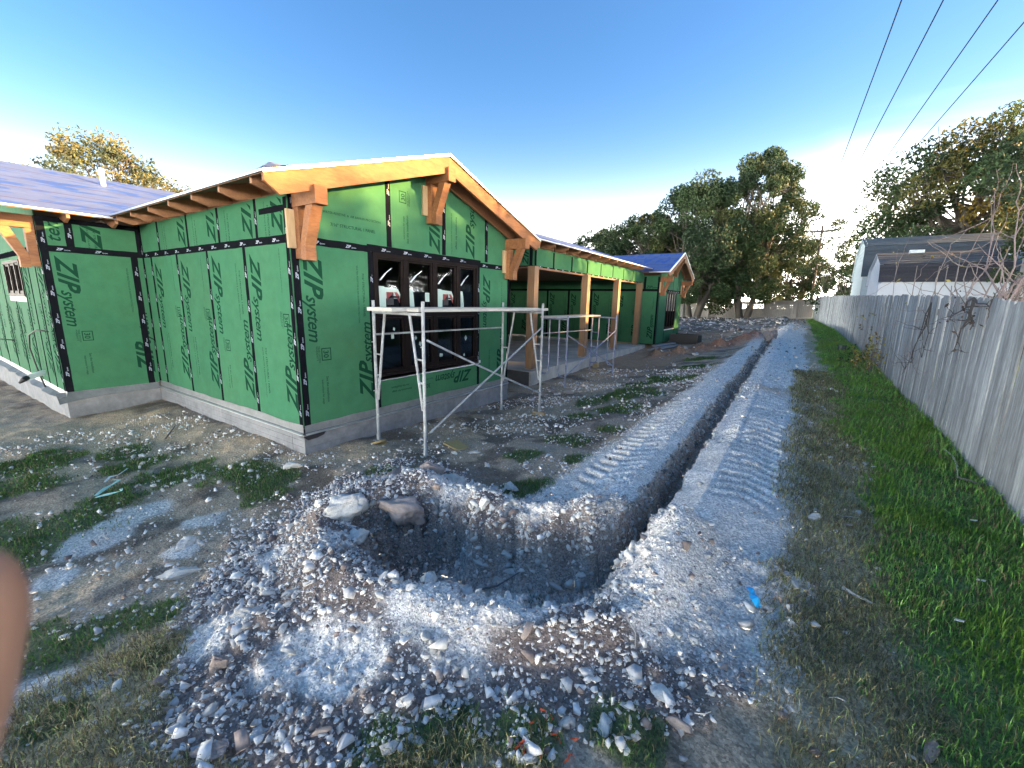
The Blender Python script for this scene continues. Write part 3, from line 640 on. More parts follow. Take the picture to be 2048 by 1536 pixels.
# ------------------------------------------------------------------ grass
def blades(name, X, Y, H, W, C_, bend=.6):
    n = len(X); Z = height(X, Y)-.005; a = rng.uniform(0, 2*PI, n); dxy = np.stack([np.cos(a), np.sin(a)], 1)
    lean = rng.uniform(.2, 1.0, n)*bend; la = rng.uniform(0, 2*PI, n)
    L_ = np.stack([np.cos(la), np.sin(la)], 1)*lean[:, None]
    B = np.stack([X, Y, Z], 1); V = np.empty((n, 5, 3))
    w = W[:, None]/2*dxy
    V[:, 0] = B; V[:, 0, :2] -= w; V[:, 1] = B; V[:, 1, :2] += w
    mid = B.copy(); mid[:, :2] += L_*H[:, None]*.28; mid[:, 2] += H*.62
    V[:, 2] = mid; V[:, 2, :2] -= w*.8; V[:, 3] = mid; V[:, 3, :2] += w*.8
    tip = B.copy(); tip[:, :2] += L_*H[:, None]; tip[:, 2] += H*(1.05-.45*lean)
    V[:, 4] = tip
    f = np.array([[0, 1, 3], [0, 3, 2], [2, 3, 4]]); F = (f[None]+(np.arange(n)*5)[:, None, None]).reshape(-1, 3)
    return np_mesh(name, V.reshape(-1, 3), F, M_GRASS, kind='stuff', colors=np.repeat(C_, 5, 0))
def gcol(n, g, v=.35, dry=.1):
    c = np.array([g])*rng.uniform(1-v, 1+v, n)[:, None]; c = c*(1+rng.normal(0, .08, (n, 3)))
    t = rng.random(n) < dry; c[t] = np.array([.22, .18, .09])*rng.uniform(.6, 1.2, t.sum())[:, None]
    return np.clip(c, 0, 1)
XX = []; YY = []
for yr, k in (((.6, 4.5), 60000), ((4.5, 9), 42000), ((9, 20), 34000), ((20, 45), 26000)):
    X, Y = sample(k, (.0, 1.75), yr, lambda x, y: masks(x, y)['lawn']*(.55+.45*sm((fbm(x, y, 2.2, 3, 81)-.3)*3))); XX.append(X); YY.append(Y)
X = np.concatenate(XX); Y = np.concatenate(YY); D = np.hypot(X, Y)
H = rng.gamma(5.0, .0092, len(X))*(.75+.5*fbm(X, Y, 1.5, 3, 82))*(1+.5*np.clip((X-1.35)/.3, 0, 1)); W = .0022+.0011*D
yel = fbm(X, Y, 1.6, 3, 83)[:, None]; C_ = gcol(len(X), (.17, .33, .07), .45, .18); C_ = C_*(1-.5*(yel > .52))+np.array([.14, .27, .02])*.5*(yel > .52)
g_ = blades('lawn_grass', X, Y, H, W, C_); tag(g_, 'lush green grass strip along the foot of the fence', 'grass')
XX = []; YY = []
for xr, yr, k in (((-1.4, 1.0), (.6, 3.2), 60000), ((-4.2, -.9), (-.3, 1.0), 40000), ((-.1, 1.0), (3.2, 12), 40000)):
    X, Y = sample(k, xr, yr, lambda x, y: np.clip(masks(x, y)['straw']*(.45+sm((fbm(x, y, 3, 3, 84)-.35)*4)), 0, 1)); XX.append(X); YY.append(Y)
X = np.concatenate(XX); Y = np.concatenate(YY); D = np.hypot(X, Y)
g_ = blades('dry_grass', X, Y, rng.uniform(.02, .075, len(X)), .0022+.0009*D, gcol(len(X), (.38, .35, .16), .45, .45), 1.1); tag(g_, 'flattened straw coloured grass mixed with green beside the gravel', 'grass')
XX = []; YY = []
for xr, yr, k in (((-9, -1.8), (-.4, 4.4), 110000), ((-4.5, -1.4), (4.4, 17), 90000), ((-1.9, .2), (.4, 2.0), 14000)):
    X, Y = sample(k, xr, yr, lambda x, y: np.clip(masks(x, y)['patch']*(.35+.65*sm((fbm(x, y, 3, 3, 85)-.35)*4)), 0, 1)*(1-((x < -5.2) & (y > 2.9)))); XX.append(X); YY.append(Y)
X = np.concatenate(XX); Y = np.concatenate(YY); D = np.hypot(X, Y)
g_ = blades('grass_patches', X, Y, rng.uniform(.02, .06, len(X)), .0024+.0011*D, gcol(len(X), (.085, .165, .035), .35, .18), .9); tag(g_, 'ragged green grass patches on the bare yard between house and trench', 'grass')
X, Y = sample(9000, (-1.9, -1.0), (2.1, 2.9), lambda x, y: sm(1-np.hypot(x+1.35, y-2.3)/.22))
X = X[:350]; Y = Y[:350]
g_ = blades('pit_tuft', X, Y, rng.uniform(.03, .09, len(X)), np.full(len(X), .005), gcol(len(X), (.06, .12, .03), .35, .2), .9); tag(g_, 'clump of grass turf fallen to the bottom of the pit', 'grass')

# ------------------------------------------------------------------ lettering
_tc = {}
def text_geo(body, shear=0.0, bold=0.0, size=1.0, spacing=1.0):
    key = (body, shear, bold, size, spacing)
    if key in _tc: return _tc[key]
    cu = bpy.data.curves.new('t', 'FONT'); cu.body = body; cu.size = size; cu.shear = shear; cu.offset = bold; cu.resolution_u = 2; cu.space_character = spacing
    ob = bpy.data.objects.new('t', cu); COL.objects.link(ob); bpy.context.view_layer.update()
    me = bpy.data.meshes.new_from_object(ob.evaluated_get(bpy.context.evaluated_depsgraph_get()))
    bm = bmesh.new(); bm.from_mesh(me); bmesh.ops.triangulate(bm, faces=bm.faces); bm.verts.index_update()
    V = [(v.co.x, v.co.y) for v in bm.verts]; F = [tuple(v.index for v in f.verts) for f in bm.faces]; bm.free()
    COL.objects.unlink(ob); bpy.data.objects.remove(ob); bpy.data.curves.remove(cu); bpy.data.meshes.remove(me)
    w = max(v[0] for v in V)
    _tc[key] = (V, F, w); return _tc[key]
LOGO = None
def logo_geo():
    """the sheathing logo: heavy slanted ZIP with a lighter, smaller 'system', width 1"""
    global LOGO
    if LOGO: return LOGO
    V, F, w = text_geo('ZIP', .45, .030, 1.0, 1.10); V2, F2, w2 = text_geo('system', .35, .008, .74, .93)
    vs = [(a, b) for a, b in V]; fs = list(F); o = len(vs)
    vs += [(a*.92+w*.90, b) for a, b in V2]; fs += [tuple(i+o for i in f) for f in F2]
    tot = max(v[0] for v in vs); LOGO = ([(a/tot, b/tot) for a, b in vs], fs, 1.0); return LOGO

class Wall:
    """a plane with origin O, along-direction S and outward normal Nn; s runs to the right seen from outside"""
    def __init__(s, O, S, Nn): s.O = Vector(O); s.S = Vector(S); s.N = Vector(Nn)
    def p(s, a, z, d=0.0): return s.O+s.S*a+Vector((0, 0, z))+s.N*d
def put_text(mb, wall, geo, a, z, width, ang, d=.0135, clip=None):
    if geo is LOGO and hasattr(mb, 'logos'): mb.logos.append(MB()); mb = mb.logos[-1]
    """ang 0: upright, -90: reads downwards, 90: reads upwards, 180: upside down"""
    V, F, w = geo; k = width/w; c, s = math.cos(math.radians(ang)), math.sin(math.radians(ang))
    pts = [(a+(x*c-y*s)*k, z+(x*s+y*c)*k) for x, y in V]
    if clip:
        s0, s1, z0, z1 = clip
        F = [f for f in F if all(s0 < pts[i][0] < s1 and z0 < pts[i][1] < z1 for i in f)]
        if not F: return
        u = sorted({i for f in F for i in f}); rm = {j: i for i, j in enumerate(u)}; pts = [pts[i] for i in u]; F = [tuple(rm[i] for i in f) for f in F]
    mb.add([wall.p(x, y, d) for x, y in pts], F)
def thirty(mb, wall, a, z, ang, k=1.0, clip=None):
    put_text(mb, wall, text_geo('30', 0, .012), a, z, .105*k, ang, clip=clip)
    c, s = math.cos(math.radians(ang)), math.sin(math.radians(ang))
    def P(x, y): return (a+(x*c-y*s)*k, z+(x*s+y*c)*k)
    def q(x0, y0, x1, y1):
        pts = [P(x0, y0), P(x1, y0), P(x1, y1), P(x0, y1)]
        if clip and not all(clip[0] < p[0] < clip[1] and clip[2] < p[1] < clip[3] for p in pts): return
        mb.add([wall.p(*p, .0135) for p in pts], [(0, 1, 2, 3)])
    q(-.03, -.03, .14, -.018); q(-.03, .10, .14, .112); q(-.03, -.018, -.018, .10); q(.128, -.018, .14, .10)
    put_text(mb, wall, text_geo('YEAR SYSTEM'), *P(-.06, -.075), .22*k, ang, clip=clip)
    put_text(mb, wall, text_geo('WARRANTY'), *P(-.06, -.105), .20*k, ang, clip=clip)
def ink(mb, wall, kind, s0, s1, z0, z1):
    """the print of one 4 x 8 ft panel that occupies s0..s1, z0..z1 (clipped to it)"""
    cl = (s0+.01, s1-.01, z0+.01, z1-.01); w = s1-s0
    if kind == 'full':
        put_text(mb, wall, logo_geo(), s0+.15, z1-.13, 1.16, -90, clip=cl)
        put_text(mb, wall, logo_geo(), s1-.09, z0+.22, 1.16, 90, clip=cl)
        put_text(mb, wall, text_geo('WATER-RESISTIVE & AIR BARRIER PROTECTION'), s1-.30, z1-.25, .80, -90, clip=cl)
        put_text(mb, wall, text_geo('7/16" STRUCTURAL 1 PANEL', 0, .01), s1-.21, z1-.35, .62, -90, clip=cl)
        thirty(mb, wall, s0+.34, z0+1.02, -90, clip=cl)
        put_text(mb, wall, text_geo('See the installation', 0, .008), s0+.36, z0+.66, .36, -90, clip=cl)
        put_text(mb, wall, text_geo('instructions for usage', 0, .008), s0+.29, z0+.62, .34, -90, clip=cl)
    elif kind == 'full2':
        put_text(mb, wall, logo_geo(), s0+.15, z1-.16, 1.16, -90, clip=cl)
        put_text(mb, wall, logo_geo(), s1-.09, z0+.22, 1.16, 90, clip=cl)
        thirty(mb, wall, s1-.24, z1-.95, -90, clip=cl)
        put_text(mb, wall, text_geo('WATER-RESISTIVE & AIR BARRIER PROTECTION'), s1-.26, z1-.1, .55, -90, clip=cl)
        put_text(mb, wall, text_geo('7/16" STRUCTURAL 1 PANEL', 0, .01), s0+.34, z0+1.02, .66, -90, clip=cl)
        put_text(mb, wall, text_geo('WATER-RESISTIVE & AIR BARRIER PROTECTION'), s0+.26, z0+1.02, .72, -90, clip=cl)
    elif kind == 'upz':
        put_text(mb, wall, logo_geo(), s1-.12, z0+.05, 1.16, 90, clip=cl)
        put_text(mb, wall, text_geo('WATER-RESISTIVE & AIR BARRIER'), s0+.22, z1-.05, .5, -90, clip=cl)
        put_text(mb, wall, text_geo('7/16" STRUCTURAL', 0, .01), s0+.3, z1-.1, .4, -90, clip=cl)

HOUSE = thing('house', 'unfinished single storey house clad in green printed sheathing with orange timber eaves', 'house', (-8, 8, 0))
def panel(wall, poly, inkkind=None, box=None, parent=HOUSE, extra=None, mat_=None):
    mb = MB(); mb.prism(poly, lambda a, b, d: wall.p(a, b, d), -.004, .012); o = mb.build('sheathing_panel', mat_ or M_ZIP, parent)
    t = MB(); t.logos = []
    ss = [p[0] for p in poly]; zs = [p[1] for p in poly]
    if inkkind: ink(t, wall, inkkind, *(box or (min(ss), max(ss), min(zs), max(zs))))
    if extra: extra(t)
    for lg in t.logos:
        if lg.v: lg.build('printed_logo', M_PRINT, o, recalc=False)
    if t.v: t.build('panel_print', M_PRINT, o, kind='stuff', recalc=False)
    if inkkind and wall.O.x > -11 and wall.O.y < 5 and min(ss) > -10.6:
        nm = MB(); r = random.Random(int(min(ss)*100)); w = max(ss)-min(ss); k = 0
        for cx in (.03, w*.34, w*.66, w-.03):
            zz = min(zs)+.10
            while zz < max(zs)-.05:
                a, b = min(ss)+cx+r.uniform(-.012, .012), zz+r.uniform(-.03, .03); q = .0065
                nm.add([wall.p(a-q, b, .0128), wall.p(a, b-q, .0128), wall.p(a+q, b, .0128), wall.p(a, b+q, .0128)], [(0,1,2,3)]); zz += .30
        nm.build('nail_heads', mat('nail_dimple', (.018,.075,.04), .6), o, kind='stuff', recalc=False)
    return o
def rect(s0, s1, z0, z1, g=.0015): return [(s0+g, z0+g), (s1-g, z0+g), (s1-g, z1-g), (s0+g, z1-g)]
def tape(wall, a, b, w=.095, prints=True, parent=HOUSE, d=.0145, seed=None, wob=.004):
    """black seam tape from a to b (s,z) with a slightly wavy edge and small print along it"""
    a = Vector(a); b = Vector(b); L = (b-a).length; t = (b-a)/L; nrm = Vector((-t.y, t.x)); n = max(2, int(L/.12))
    r = random.Random(seed or int(a.x*7919+a.y*104729+b.x*31)); mb = MB(); vs = []; fs = []
    for i in range(n+1):
        c = a+t*(L*i/n)
        for sg, dd in ((-1, 0), (-1, 1), (0, 1), (1, 1), (1, 0)):
            q = c+nrm*(sg*w/2+(r.uniform(-wob, wob) if sg else 0)); vs.append(wall.p(q.x, q.y, .0122 if not dd else d+r.uniform(0, .0025)))
    for i in range(n):
        for k in range(4): vv = i*5+k; fs.append((vv, vv+1, vv+6, vv+5))
    mb.add(vs, fs); o = mb.build('seam_tape', M_TAPE, parent, recalc=False)
    if prints and L > .4:
        pm = MB(); g = text_geo('ZIP', .4, .03); g2 = text_geo('System', .3, .01); ang = math.degrees(math.atan2(t.y, t.x)); s = .12+r.random()*.2
        while s < L-.25:
            c = a+t*s+nrm*(-.022); put_text(pm, wall, g, c.x, c.y, .085, ang, d=.0185)
            c = a+t*(s+.092)+nrm*(-.022); put_text(pm, wall, g2, c.x, c.y, .075, ang, d=.0185); s += .42+r.random()*.06
        pm.build('tape_print', M_TPRINT, o, kind='stuff', recalc=False)
    return o

X1, YC, YD = -5.29, 2.945, 7.70
XI, YE = -10.43, 1.627
WG = Wall((X1, 0, 0), (0, 1, 0), (1, 0, 0)); WB = Wall((0, YC, 0), (1, 0, 0), (0, -1, 0))
WD = Wall((XI, 0, 0), (0, 1, 0), (1, 0, 0)); WE = Wall((0, YE, 0), (1, 0, 0), (0, -1, 0))
YF, XG = 19.3, -5.22
WF = Wall((0, YF, 0), (1, 0, 0), (0, -1, 0)); WGf = Wall((XG, 0, 0), (0, 1, 0), (1, 0, 0))
XH, YH = -5.95, 9.83
WH = Wall((XH, 0, 0), (0, 1, 0), (1, 0, 0)); WHe = Wall((0, YH, 0), (1, 0, 0), (0, -1, 0))
ridge1 = 5.33
def roofz1(y): return 4.03-.323*abs(y-ridge1)         # top of the near gable roof
def under1(y): return roofz1(y)-.11

# --- near gable wall
Z0, ZT = .075, 2.50
seam = [YC+.02, 4.10, 5.32, 6.64, 7.70]
panel(WG, rect(YC, 4.09, Z0, ZT), 'full', (YC, 4.165, Z0, ZT))
panel(WG, rect(6.64, YD, Z0, ZT), None, extra=lambda t: (put_text(t, WG, logo_geo(), 6.80, 2.30, 1.05, -90), put_text(t, WG, logo_geo(), 7.52, .22, 1.1, 90), put_text(t, WG, text_geo('WATER-RESISTIVE & AIR BARRIER PROTECTION'), 7.42, 2.2, .7, -90), put_text(t, WG, text_geo('7/16" STRUCTURAL 1 PANEL', 0, .01), 7.0, .8, .6, -90)))
panel(WG, rect(4.09, 6.64, Z0, .535), None, extra=lambda t: (put_text(t, WG, logo_geo(), 6.42, .46, 1.0, 180), put_text(t, WG, text_geo('instructions for usage', 0, .008), 4.85, .34, .42, 180), put_text(t, WG, text_geo('See the installation', 0, .008), 4.80, .41, .38, 180),
      put_text(t, WG, text_geo('30', 0, .012), 5.29, .34, .10, 180), put_text(t, WG, text_geo('YEAR SYSTEM'), 5.36, .44, .22, 180)))
def gpoly(s0, s1, z0):
    pts = [(s0+.0015, z0), (s1-.0015, z0), (s1-.0015, under1(s1))]
    if s0 < ridge1 < s1: pts.append((ridge1, under1(ridge1)))
    pts.append((s0+.0015, under1(s0))); return pts
def up1(t):
    put_text(t, WG, text_geo('7/16" STRUCTURAL 1 PANEL', 0, .012), 3.50, 2.73, .72, 0); put_text(t, WG, text_geo('WATER-RESISTIVE  &  AIR BARRIER PROTECTION', 0, .004), 3.40, 2.88, .92, 0)
def up2(t):
    thirty(t, WG, 4.80, 3.28, 90); put_text(t, WG, text_geo('See the installation', 0, .01), 4.86, 2.66, .42, 90); put_text(t, WG, text_geo('instructions for usage', 0, .01), 4.78, 2.72, .34, 90)
    put_text(t, WG, logo_geo(), 5.56, 2.58, 1.15, 90, clip=(4.5, 5.66, 2.5, 3.55))
def up3(t):
    put_text(t, WG, logo_geo(), 6.50, 2.58, 1.15, 90, clip=(5.7, 6.85, 2.5, under1(6.6)-.05)); put_text(t, WG, text_geo('WATER-RESISTIVE & AIR BARRIER PROTECTION'), 5.86, 3.3, .7, -90); put_text(t, WG, text_geo('instructions for usage', 0, .008), 5.98, 3.25, .55, -90)
for s0, s1, e in ((YC, 4.47, up1), (4.47, 5.67, up2), (5.67, 6.88, up3), (6.88, YD, None)):
    panel(WG, gpoly(s0, s1, ZT+.001), extra=e)
tape(WG, (YC, ZT), (4.12, ZT)); tape(WG, (4.06, 2.515), (6.70, 2.515), .10); tape(WG, (6.62, ZT-.02), (YD, ZT-.02), .09)
for s, z0 in ((4.47, 2.57), (5.67, 2.57), (6.88, 2.55)): tape(WG, (s, z0), (s, under1(s)-.0), .09)
tape(WG, (4.115, .40), (4.115, 2.46), .10, d=.017); tape(WG, (6.635, .40), (6.635, 2.46), .07, d=.017); tape(WG, (4.165, Z0+.02), (4.165, .50), .085); tape(WG, (6.64, Z0+.02), (6.64, .40), .07)
# outside corner tape, wrapped
tape(WG, (YC+.045, Z0), (YC+.045, under1(YC)), .09); tape(WB, (X1-.035, Z0), (X1-.035, 2.98), .075)
tape(WG, (YD-.03, Z0), (YD-.03, under1(YD)), .06, prints=False)

# --- wall B (left side of the near wing)
sB = [XI, -10.02, -9.30, -8.52, -7.32, -6.42+.0, X1]
sB = [XI, -9.97, -8.79, -7.62, -6.45, X1]
for i in range(5):
    s0, s1 = sB[i], sB[i+1]
    full = i > 0
    panel(WB, rect(s0, s1, Z0, ZT), ('full2' if i in (1, 2, 4) else 'full') if full else None, None)
    if i > 0: tape(WB, (s0, Z0), (s0, ZT-.045), .062 if i < 4 else .075)
su = [XI, -9.5, -8.25, -7.15, -6.05, X1]
for i in range(5):
    panel(WB, rect(su[i], su[i+1], ZT+.001, 3.03), 'upz' if i else None)
    if i: tape(WB, (su[i], ZT+.045), (su[i], 3.03), .062)
tape(WB, (XI, ZT), (X1-.07, ZT), .10); tape(WB, (-5.95, 2.86), (X1-.07, 2.86), .07, prints=False)
tape(WB, (XI+.05, Z0), (XI+.05, 3.03), .09); 
# --- wall D
panel(WD, rect(YE, YC, Z0, ZT), 'full', (YE, YC+.02, Z0, ZT))
panel(WD, rect(YE, 1.99, ZT+.001, 3.0), None, extra=lambda t: put_text(t, WD, text_geo('tem', .35, .01), 1.88, 2.60, .42, 90, clip=(1.65, 1.98, 2.52, 2.97)))
panel(WD, rect(1.99, YC, ZT+.001, 3.0), 'upz', (1.99, 2.5, ZT, 3.0))
tape(WD, (YE, ZT), (YC, ZT), .10); tape(WD, (YE+.04, Z0), (YE+.04, 3.0), .10); tape(WD, (YC-.14, Z0), (YC-.14, ZT), .10); tape(WD, (1.99, ZT+.04), (1.99, 2.95), .10)
tape(WD, (YE, 2.965), (YC, 2.965), .08, prints=False); tape(WD, (YC-.03, ZT), (YC-.03, 2.95), .09, prints=False)
# --- wall E (far left, seen edge-on), gable end of the main roof
XR, ZR, XE = -14.3, 4.47, -9.93      # main ridge x, z and right eave x
def main_under(x): return ZR-.323*abs(x-XR)-.11
sE = [-19.3, -18.2, -17.0, -15.8, -14.6, -13.4, -12.2, -11.0, XI]
wz0, wz1, wx0, wx1 = 1.69, 2.38, -14.0, -12.3
for i in range(len(sE)-1):
    s0, s1 = sE[i], sE[i+1]
    if s0 < wx0 < s1 or s0 < wx1 < s1 or (wx0 < s0 and s1 < wx1):
        # panels cut round the window
        panel(WE, rect(s0, s1, Z0, wz0), 'full')
        if s0 < wx0: panel(WE, rect(s0, wx0, wz0, wz1))
        if s1 > wx1: panel(WE, rect(wx1, s1, wz0, wz1))
        panel(WE, rect(s0, s1, wz1, ZT))
    else: panel(WE, rect(s0, s1, Z0, ZT), 'full' if i % 2 else 'full2')
    pts = [(s0, ZT+.001), (s1, ZT+.001), (s1, main_under(s1)), (s0, main_under(s0))]
    if s0 < XR < s1: pts.insert(3, (XR, main_under(XR)))
    panel(WE, pts)
    if i: tape(WE, (s0, Z0), (s0, wz0 if wx0 < s0 < wx1 else ZT-.05), .06, prints=False)
tape(WE, (sE[0], ZT), (XI, ZT), .10, prints=False); tape(WE, (XI-.04, Z0), (XI-.04, 3.0), .07)
tape(WE, (-11.6, Z0), (-11.6, ZT-.05), .06, prints=False)

# --- concrete footing, flashing
mb = MB()
def footing(a, b, zt=-.012, zb_=-.9, th=.3, nrm=(0,0)):
    a = Vector(a); b = Vector(b); n = Vector(nrm); q = [a, b, b-n*th, a-n*th]
    mb.add([(p.x, p.y, zb_) for p in q]+[(p.x, p.y, zt) for p in q], [(3,2,1,0),(4,5,6,7),(0,1,5,4),(1,2,6,5),(2,3,7,6),(3,0,4,7)])
footing((X1+.02, YC-.02), (X1+.02, YD), nrm=(1, 0)); footing((XI+.02, YC-.02), (X1-.285, YC-.02), nrm=(0, -1))
footing((XI+.02, YE-.02), (XI+.02, YC-.025), nrm=(1, 0)); footing((-19.5, YE-.02), (XI-.285, YE-.02), nrm=(0, -1))
# board-form marks: shallow ribs left by the form boards
for z in (-.11, -.20, -.29, -.38):
    mb.box((X1+.0195, YC-.018, z), (X1+.0235, YD-.01, z+.006)); mb.box((XI+.03, YC-.0235, z), (X1-.0, YC-.0195, z+.006)); mb.box((XI+.0195, YE-.01, z), (XI+.0235, YC-.03, z+.006))
mb.build('concrete_footing', M_CONC, HOUSE)
def flashing(wall, a, b, name='flashing_membrane'):
    m = MB(); n = max(2, int((b-a)/.25)); r = random.Random(int(a*100)); vs = []; fs = []
    for i in range(n+1):
        s = a+(b-a)*i/n; h = .115+r.uniform(-.012, .012); vs += [wall.p(s, h, .0135), wall.p(s, h, .017), wall.p(s, .012, .020), wall.p(s, -.006, .045)]
    for i in range(n):
        for k in range(3): q = i*4+k; fs.append((q, q+4, q+5, q+1))
    m.add(vs, fs); m.build(name, M_FLASH, HOUSE, recalc=False)
    e = MB(); e.prism([(.030, -.012), (.052, -.018), (.052, -.004), (.030, .004)], lambda d, z, s: wall.p(s, z, d), a, b); e.build('drip_edge', M_METAL, HOUSE)
flashing(WG, YC-.0, YD+.02); flashing(WB, XI+.06, X1+.01)
m_ = MB()  # loose dark membrane below wall D, curling out at the corner
vs = []; fs = []
for i in range(15):
    y = YE-.14+(YC-YE+.10)*i/14; o_ = .03+.10*max(0, 1-i/5)**2; dz = -.035*max(0, 1-i/6)
    vs += [(XI+.014, y, .075), (XI+.03+o_*.5, y, .02+dz), (XI+.045+o_, y, -.035+dz*1.5), (XI+.040+o_, y, -.045+dz*1.5)]
for i in range(14):
    for k in range(3): q = i*4+k; fs.append((q, q+4, q+5, q+1))
m_.add(vs, fs); m_.build('loose_membrane', M_FLASH, HOUSE, recalc=False)
m_ = MB(); vs = []; fs = []
for i in range(30):
    x = -19+(19+XI+.12)*i/29; w = random.uniform(.10, .17)
    vs += [(x, YE-.014, .10), (x, YE-.03, .02), (x, YE-w, -.012+random.uniform(-.01, .01))]
for i in range(29):
    for k in range(2): q = i*3+k; fs.append((q, q+3, q+4, q+1))
m_.add(vs, fs); m_.build('loose_membrane', M_FLASH, HOUSE, recalc=False)
m_ = MB(); m_.add([(X1+.02,YC-.02,-.03),(X1+.045,YC-.045,-.03),(X1+.05,YC+.28,-.02),(X1+.045,YC+.25,-.06),(X1+.042,YC+.15,-.085),(X1+.042,YC+.02,-.09),(X1-.12,YC-.04,-.05)], [(1,2,3,4,5),(1,5,6)]); m_.build('loose_membrane', mat('black_membrane', (.02,.02,.024), .5), HOUSE, recalc=False)

# --- windows
def window(wall, s0, s1, z0, z1, cols, zt=None, fr=.055, stickers=None, proud=.03):
    w = MB(); 
    def bx(a0, a1, b0, b1, d0, d1, t=w): t.prism([(a0, b0), (a1, b0), (a1, b1), (a0, b1)], lambda a, b, d: wall.p(a, b, d), d0, d1)
    bx(s0, s1, z0, z0+fr, -.08, proud); bx(s0, s1, z1-fr, z1, -.08, proud); bx(s0, s0+fr, z0+fr, z1-fr, -.08, proud); bx(s1-fr, s1, z0+fr, z1-fr, -.08, proud)
    for c in cols: bx(c-.042, c+.042, z0+fr, z1-fr, -.08, proud-.004)
    rows = [(z0+fr, z1-fr)]
    if zt:
        bounds = [s0+fr]+[c for c in cols]+[s1-fr]
        for i in range(len(bounds)-1): bx(bounds[i]+(.042 if i else 0), bounds[i+1]-(.042 if i < len(bounds)-2 else 0), zt-.045, zt+.045, -.08, proud-.008)
        rows = [(z0+fr, zt-.045), (zt+.045, z1-fr)]
    win = w.build('window', M_FRAME, HOUSE)
    bounds = [s0+fr-.042]+list(cols)+[s1-fr+.042]; k = 0
    for r0, r1 in rows:
        for i in range(len(bounds)-1):
            a0, a1 = bounds[i]+.045, bounds[i+1]-.045; f = MB(); q = .038
            bx(a0, a1, r0+.003, r0+q+.015, -.05, proud-.018, f); bx(a0, a1, r1-q, r1-.003, -.05, proud-.018, f); bx(a0, a0+q, r0+q+.015, r1-q, -.05, proud-.018, f); bx(a1-q, a1, r0+q+.015, r1-q, -.05, proud-.018, f)
            f.build('sash', M_FRAME, win)
            g = MB(); g.add([wall.p(a0+q-.004, r0+q, -.02), wall.p(a1-q+.004, r0+q, -.02), wall.p(a1-q+.004, r1-q+.004, -.02), wall.p(a0+q-.004, r1-q+.004, -.02)], [(0,1,2,3)]); g.build('glass_pane', M_GLASS, win, recalc=False)
            if stickers: stickers(win, wall, k, a0+q, a1-q, r0+q, r1-q)
            k += 1
    return win
def stk(win, wall, pts, m=M_STICK, d=-.016, name='sticker'):
    t = MB(); t.add([wall.p(a, b, d) for a, b in pts], [tuple(range(len(pts)))]); return t.build(name, m, win, recalc=False)
def big_stickers(win, wall, k, a0, a1, r0, r1):
    r = random.Random(k*13+5); W_ = a1-a0
    if k >= 4:
        # opening tool taped across each upper pane
        c = a0+.10*W_; t = MB(); z = r1-.30
        t.bar(wall.p(a0+.10*W_, z, -.012), wall.p(a0+.34*W_, z+.105, -.012), .012, .028, up=wall.N); t.bar(wall.p(a0+.34*W_, z+.105, -.012), wall.p(a0+.62*W_, z+.19, -.012), .008, .010, up=wall.N); t.build('crank_packet', M_WHITE, win)
        if k in (4, 6):
            z1 = r1-.40; stk(win, wall, [(a0+.03, r0+.0), (a0+.15, r0), (a0+.15, r0+.16), (a1-.015, r0+.16), (a1-.006, z1-.10), (a1-.05, z1-.02), (a0+.13, z1), (a0+.12, z1+.01), (a0+.02, z1+.015)])
            q = z1-.07; stk(win, wall, [(a0+.16, q-.20), (a0+.30, q-.20), (a0+.30, q), (a0+.16, q)], M_INK, -.0145)
            stk(win, wall, [(a0+.16, q-.13), (a0+.30, q), (a0+.16, q)], M_RED, -.0135); stk(win, wall, [(a0+.31, q), (a1-.02, q-.17), (a1-.02, q-.06), (a1-.07, q)], M_RED, -.0145)
            t = MB(); put_text(t, wall, text_geo('ANDERSEN', 0, .02), a0+.165, q-.29, W_-.19, 0, d=-.0145); t.build('sticker_lettering', M_INK, win, recalc=False)
            stk(win, wall, [(a0+.16, r0+.17), (a1-.03, r0+.17), (a1-.03, r0+.20), (a0+.16, r0+.20)], M_INK, -.0145)
        else:
            stk(win, wall, [(a0+.01, r0), (a0+.13, r0), (a0+.11, r0+.22), (a0+.09, r0+.32), (a0+.01, r0+.33)])
            if k == 5: stk(win, wall, [(a1-.11, r0+.12), (a1-.01, r0+.12), (a1-.01, r0+.27), (a1-.11, r0+.27)])
    else:
        for _ in range(2):
            c = r.uniform(a0+.08, a1-.08); z = r.uniform(r0+.05, r1-.1); w = r.uniform(.025, .045); t_ = r.uniform(-.3, .9)
            stk(win, wall, [(c+w*math.cos(t_+i*PI/2), z+w*1.3*math.sin(t_+i*PI/2)) for i in range(4)])
win = window(WG, 4.15, 6.61, .60, 2.465, [4.77, 5.42, 6.025], 1.56, stickers=big_stickers)
m_ = MB(); m_.prism([(0, 0), (0, 2.56), (.01, 2.6), (.0, 2.6)], lambda a, b, d: WG.p(4.10+b, .545+d+.012*math.sin(b*3), .02+a), 0, .055); m_.build('sill_tape', M_WHITE, win)
stk(win, WG, [(4.10, .54), (6.66, .535), (6.67, .60), (4.10, .598)], M_WHITE, .0195, 'sill_tape')
t = MB()
for q in (5.35, 6.05): put_text(t, WG, text_geo('FlexWrap'), q, .552, .22, 0, d=.0215)
t.build('sill_lettering', M_INK, win, recalc=False)
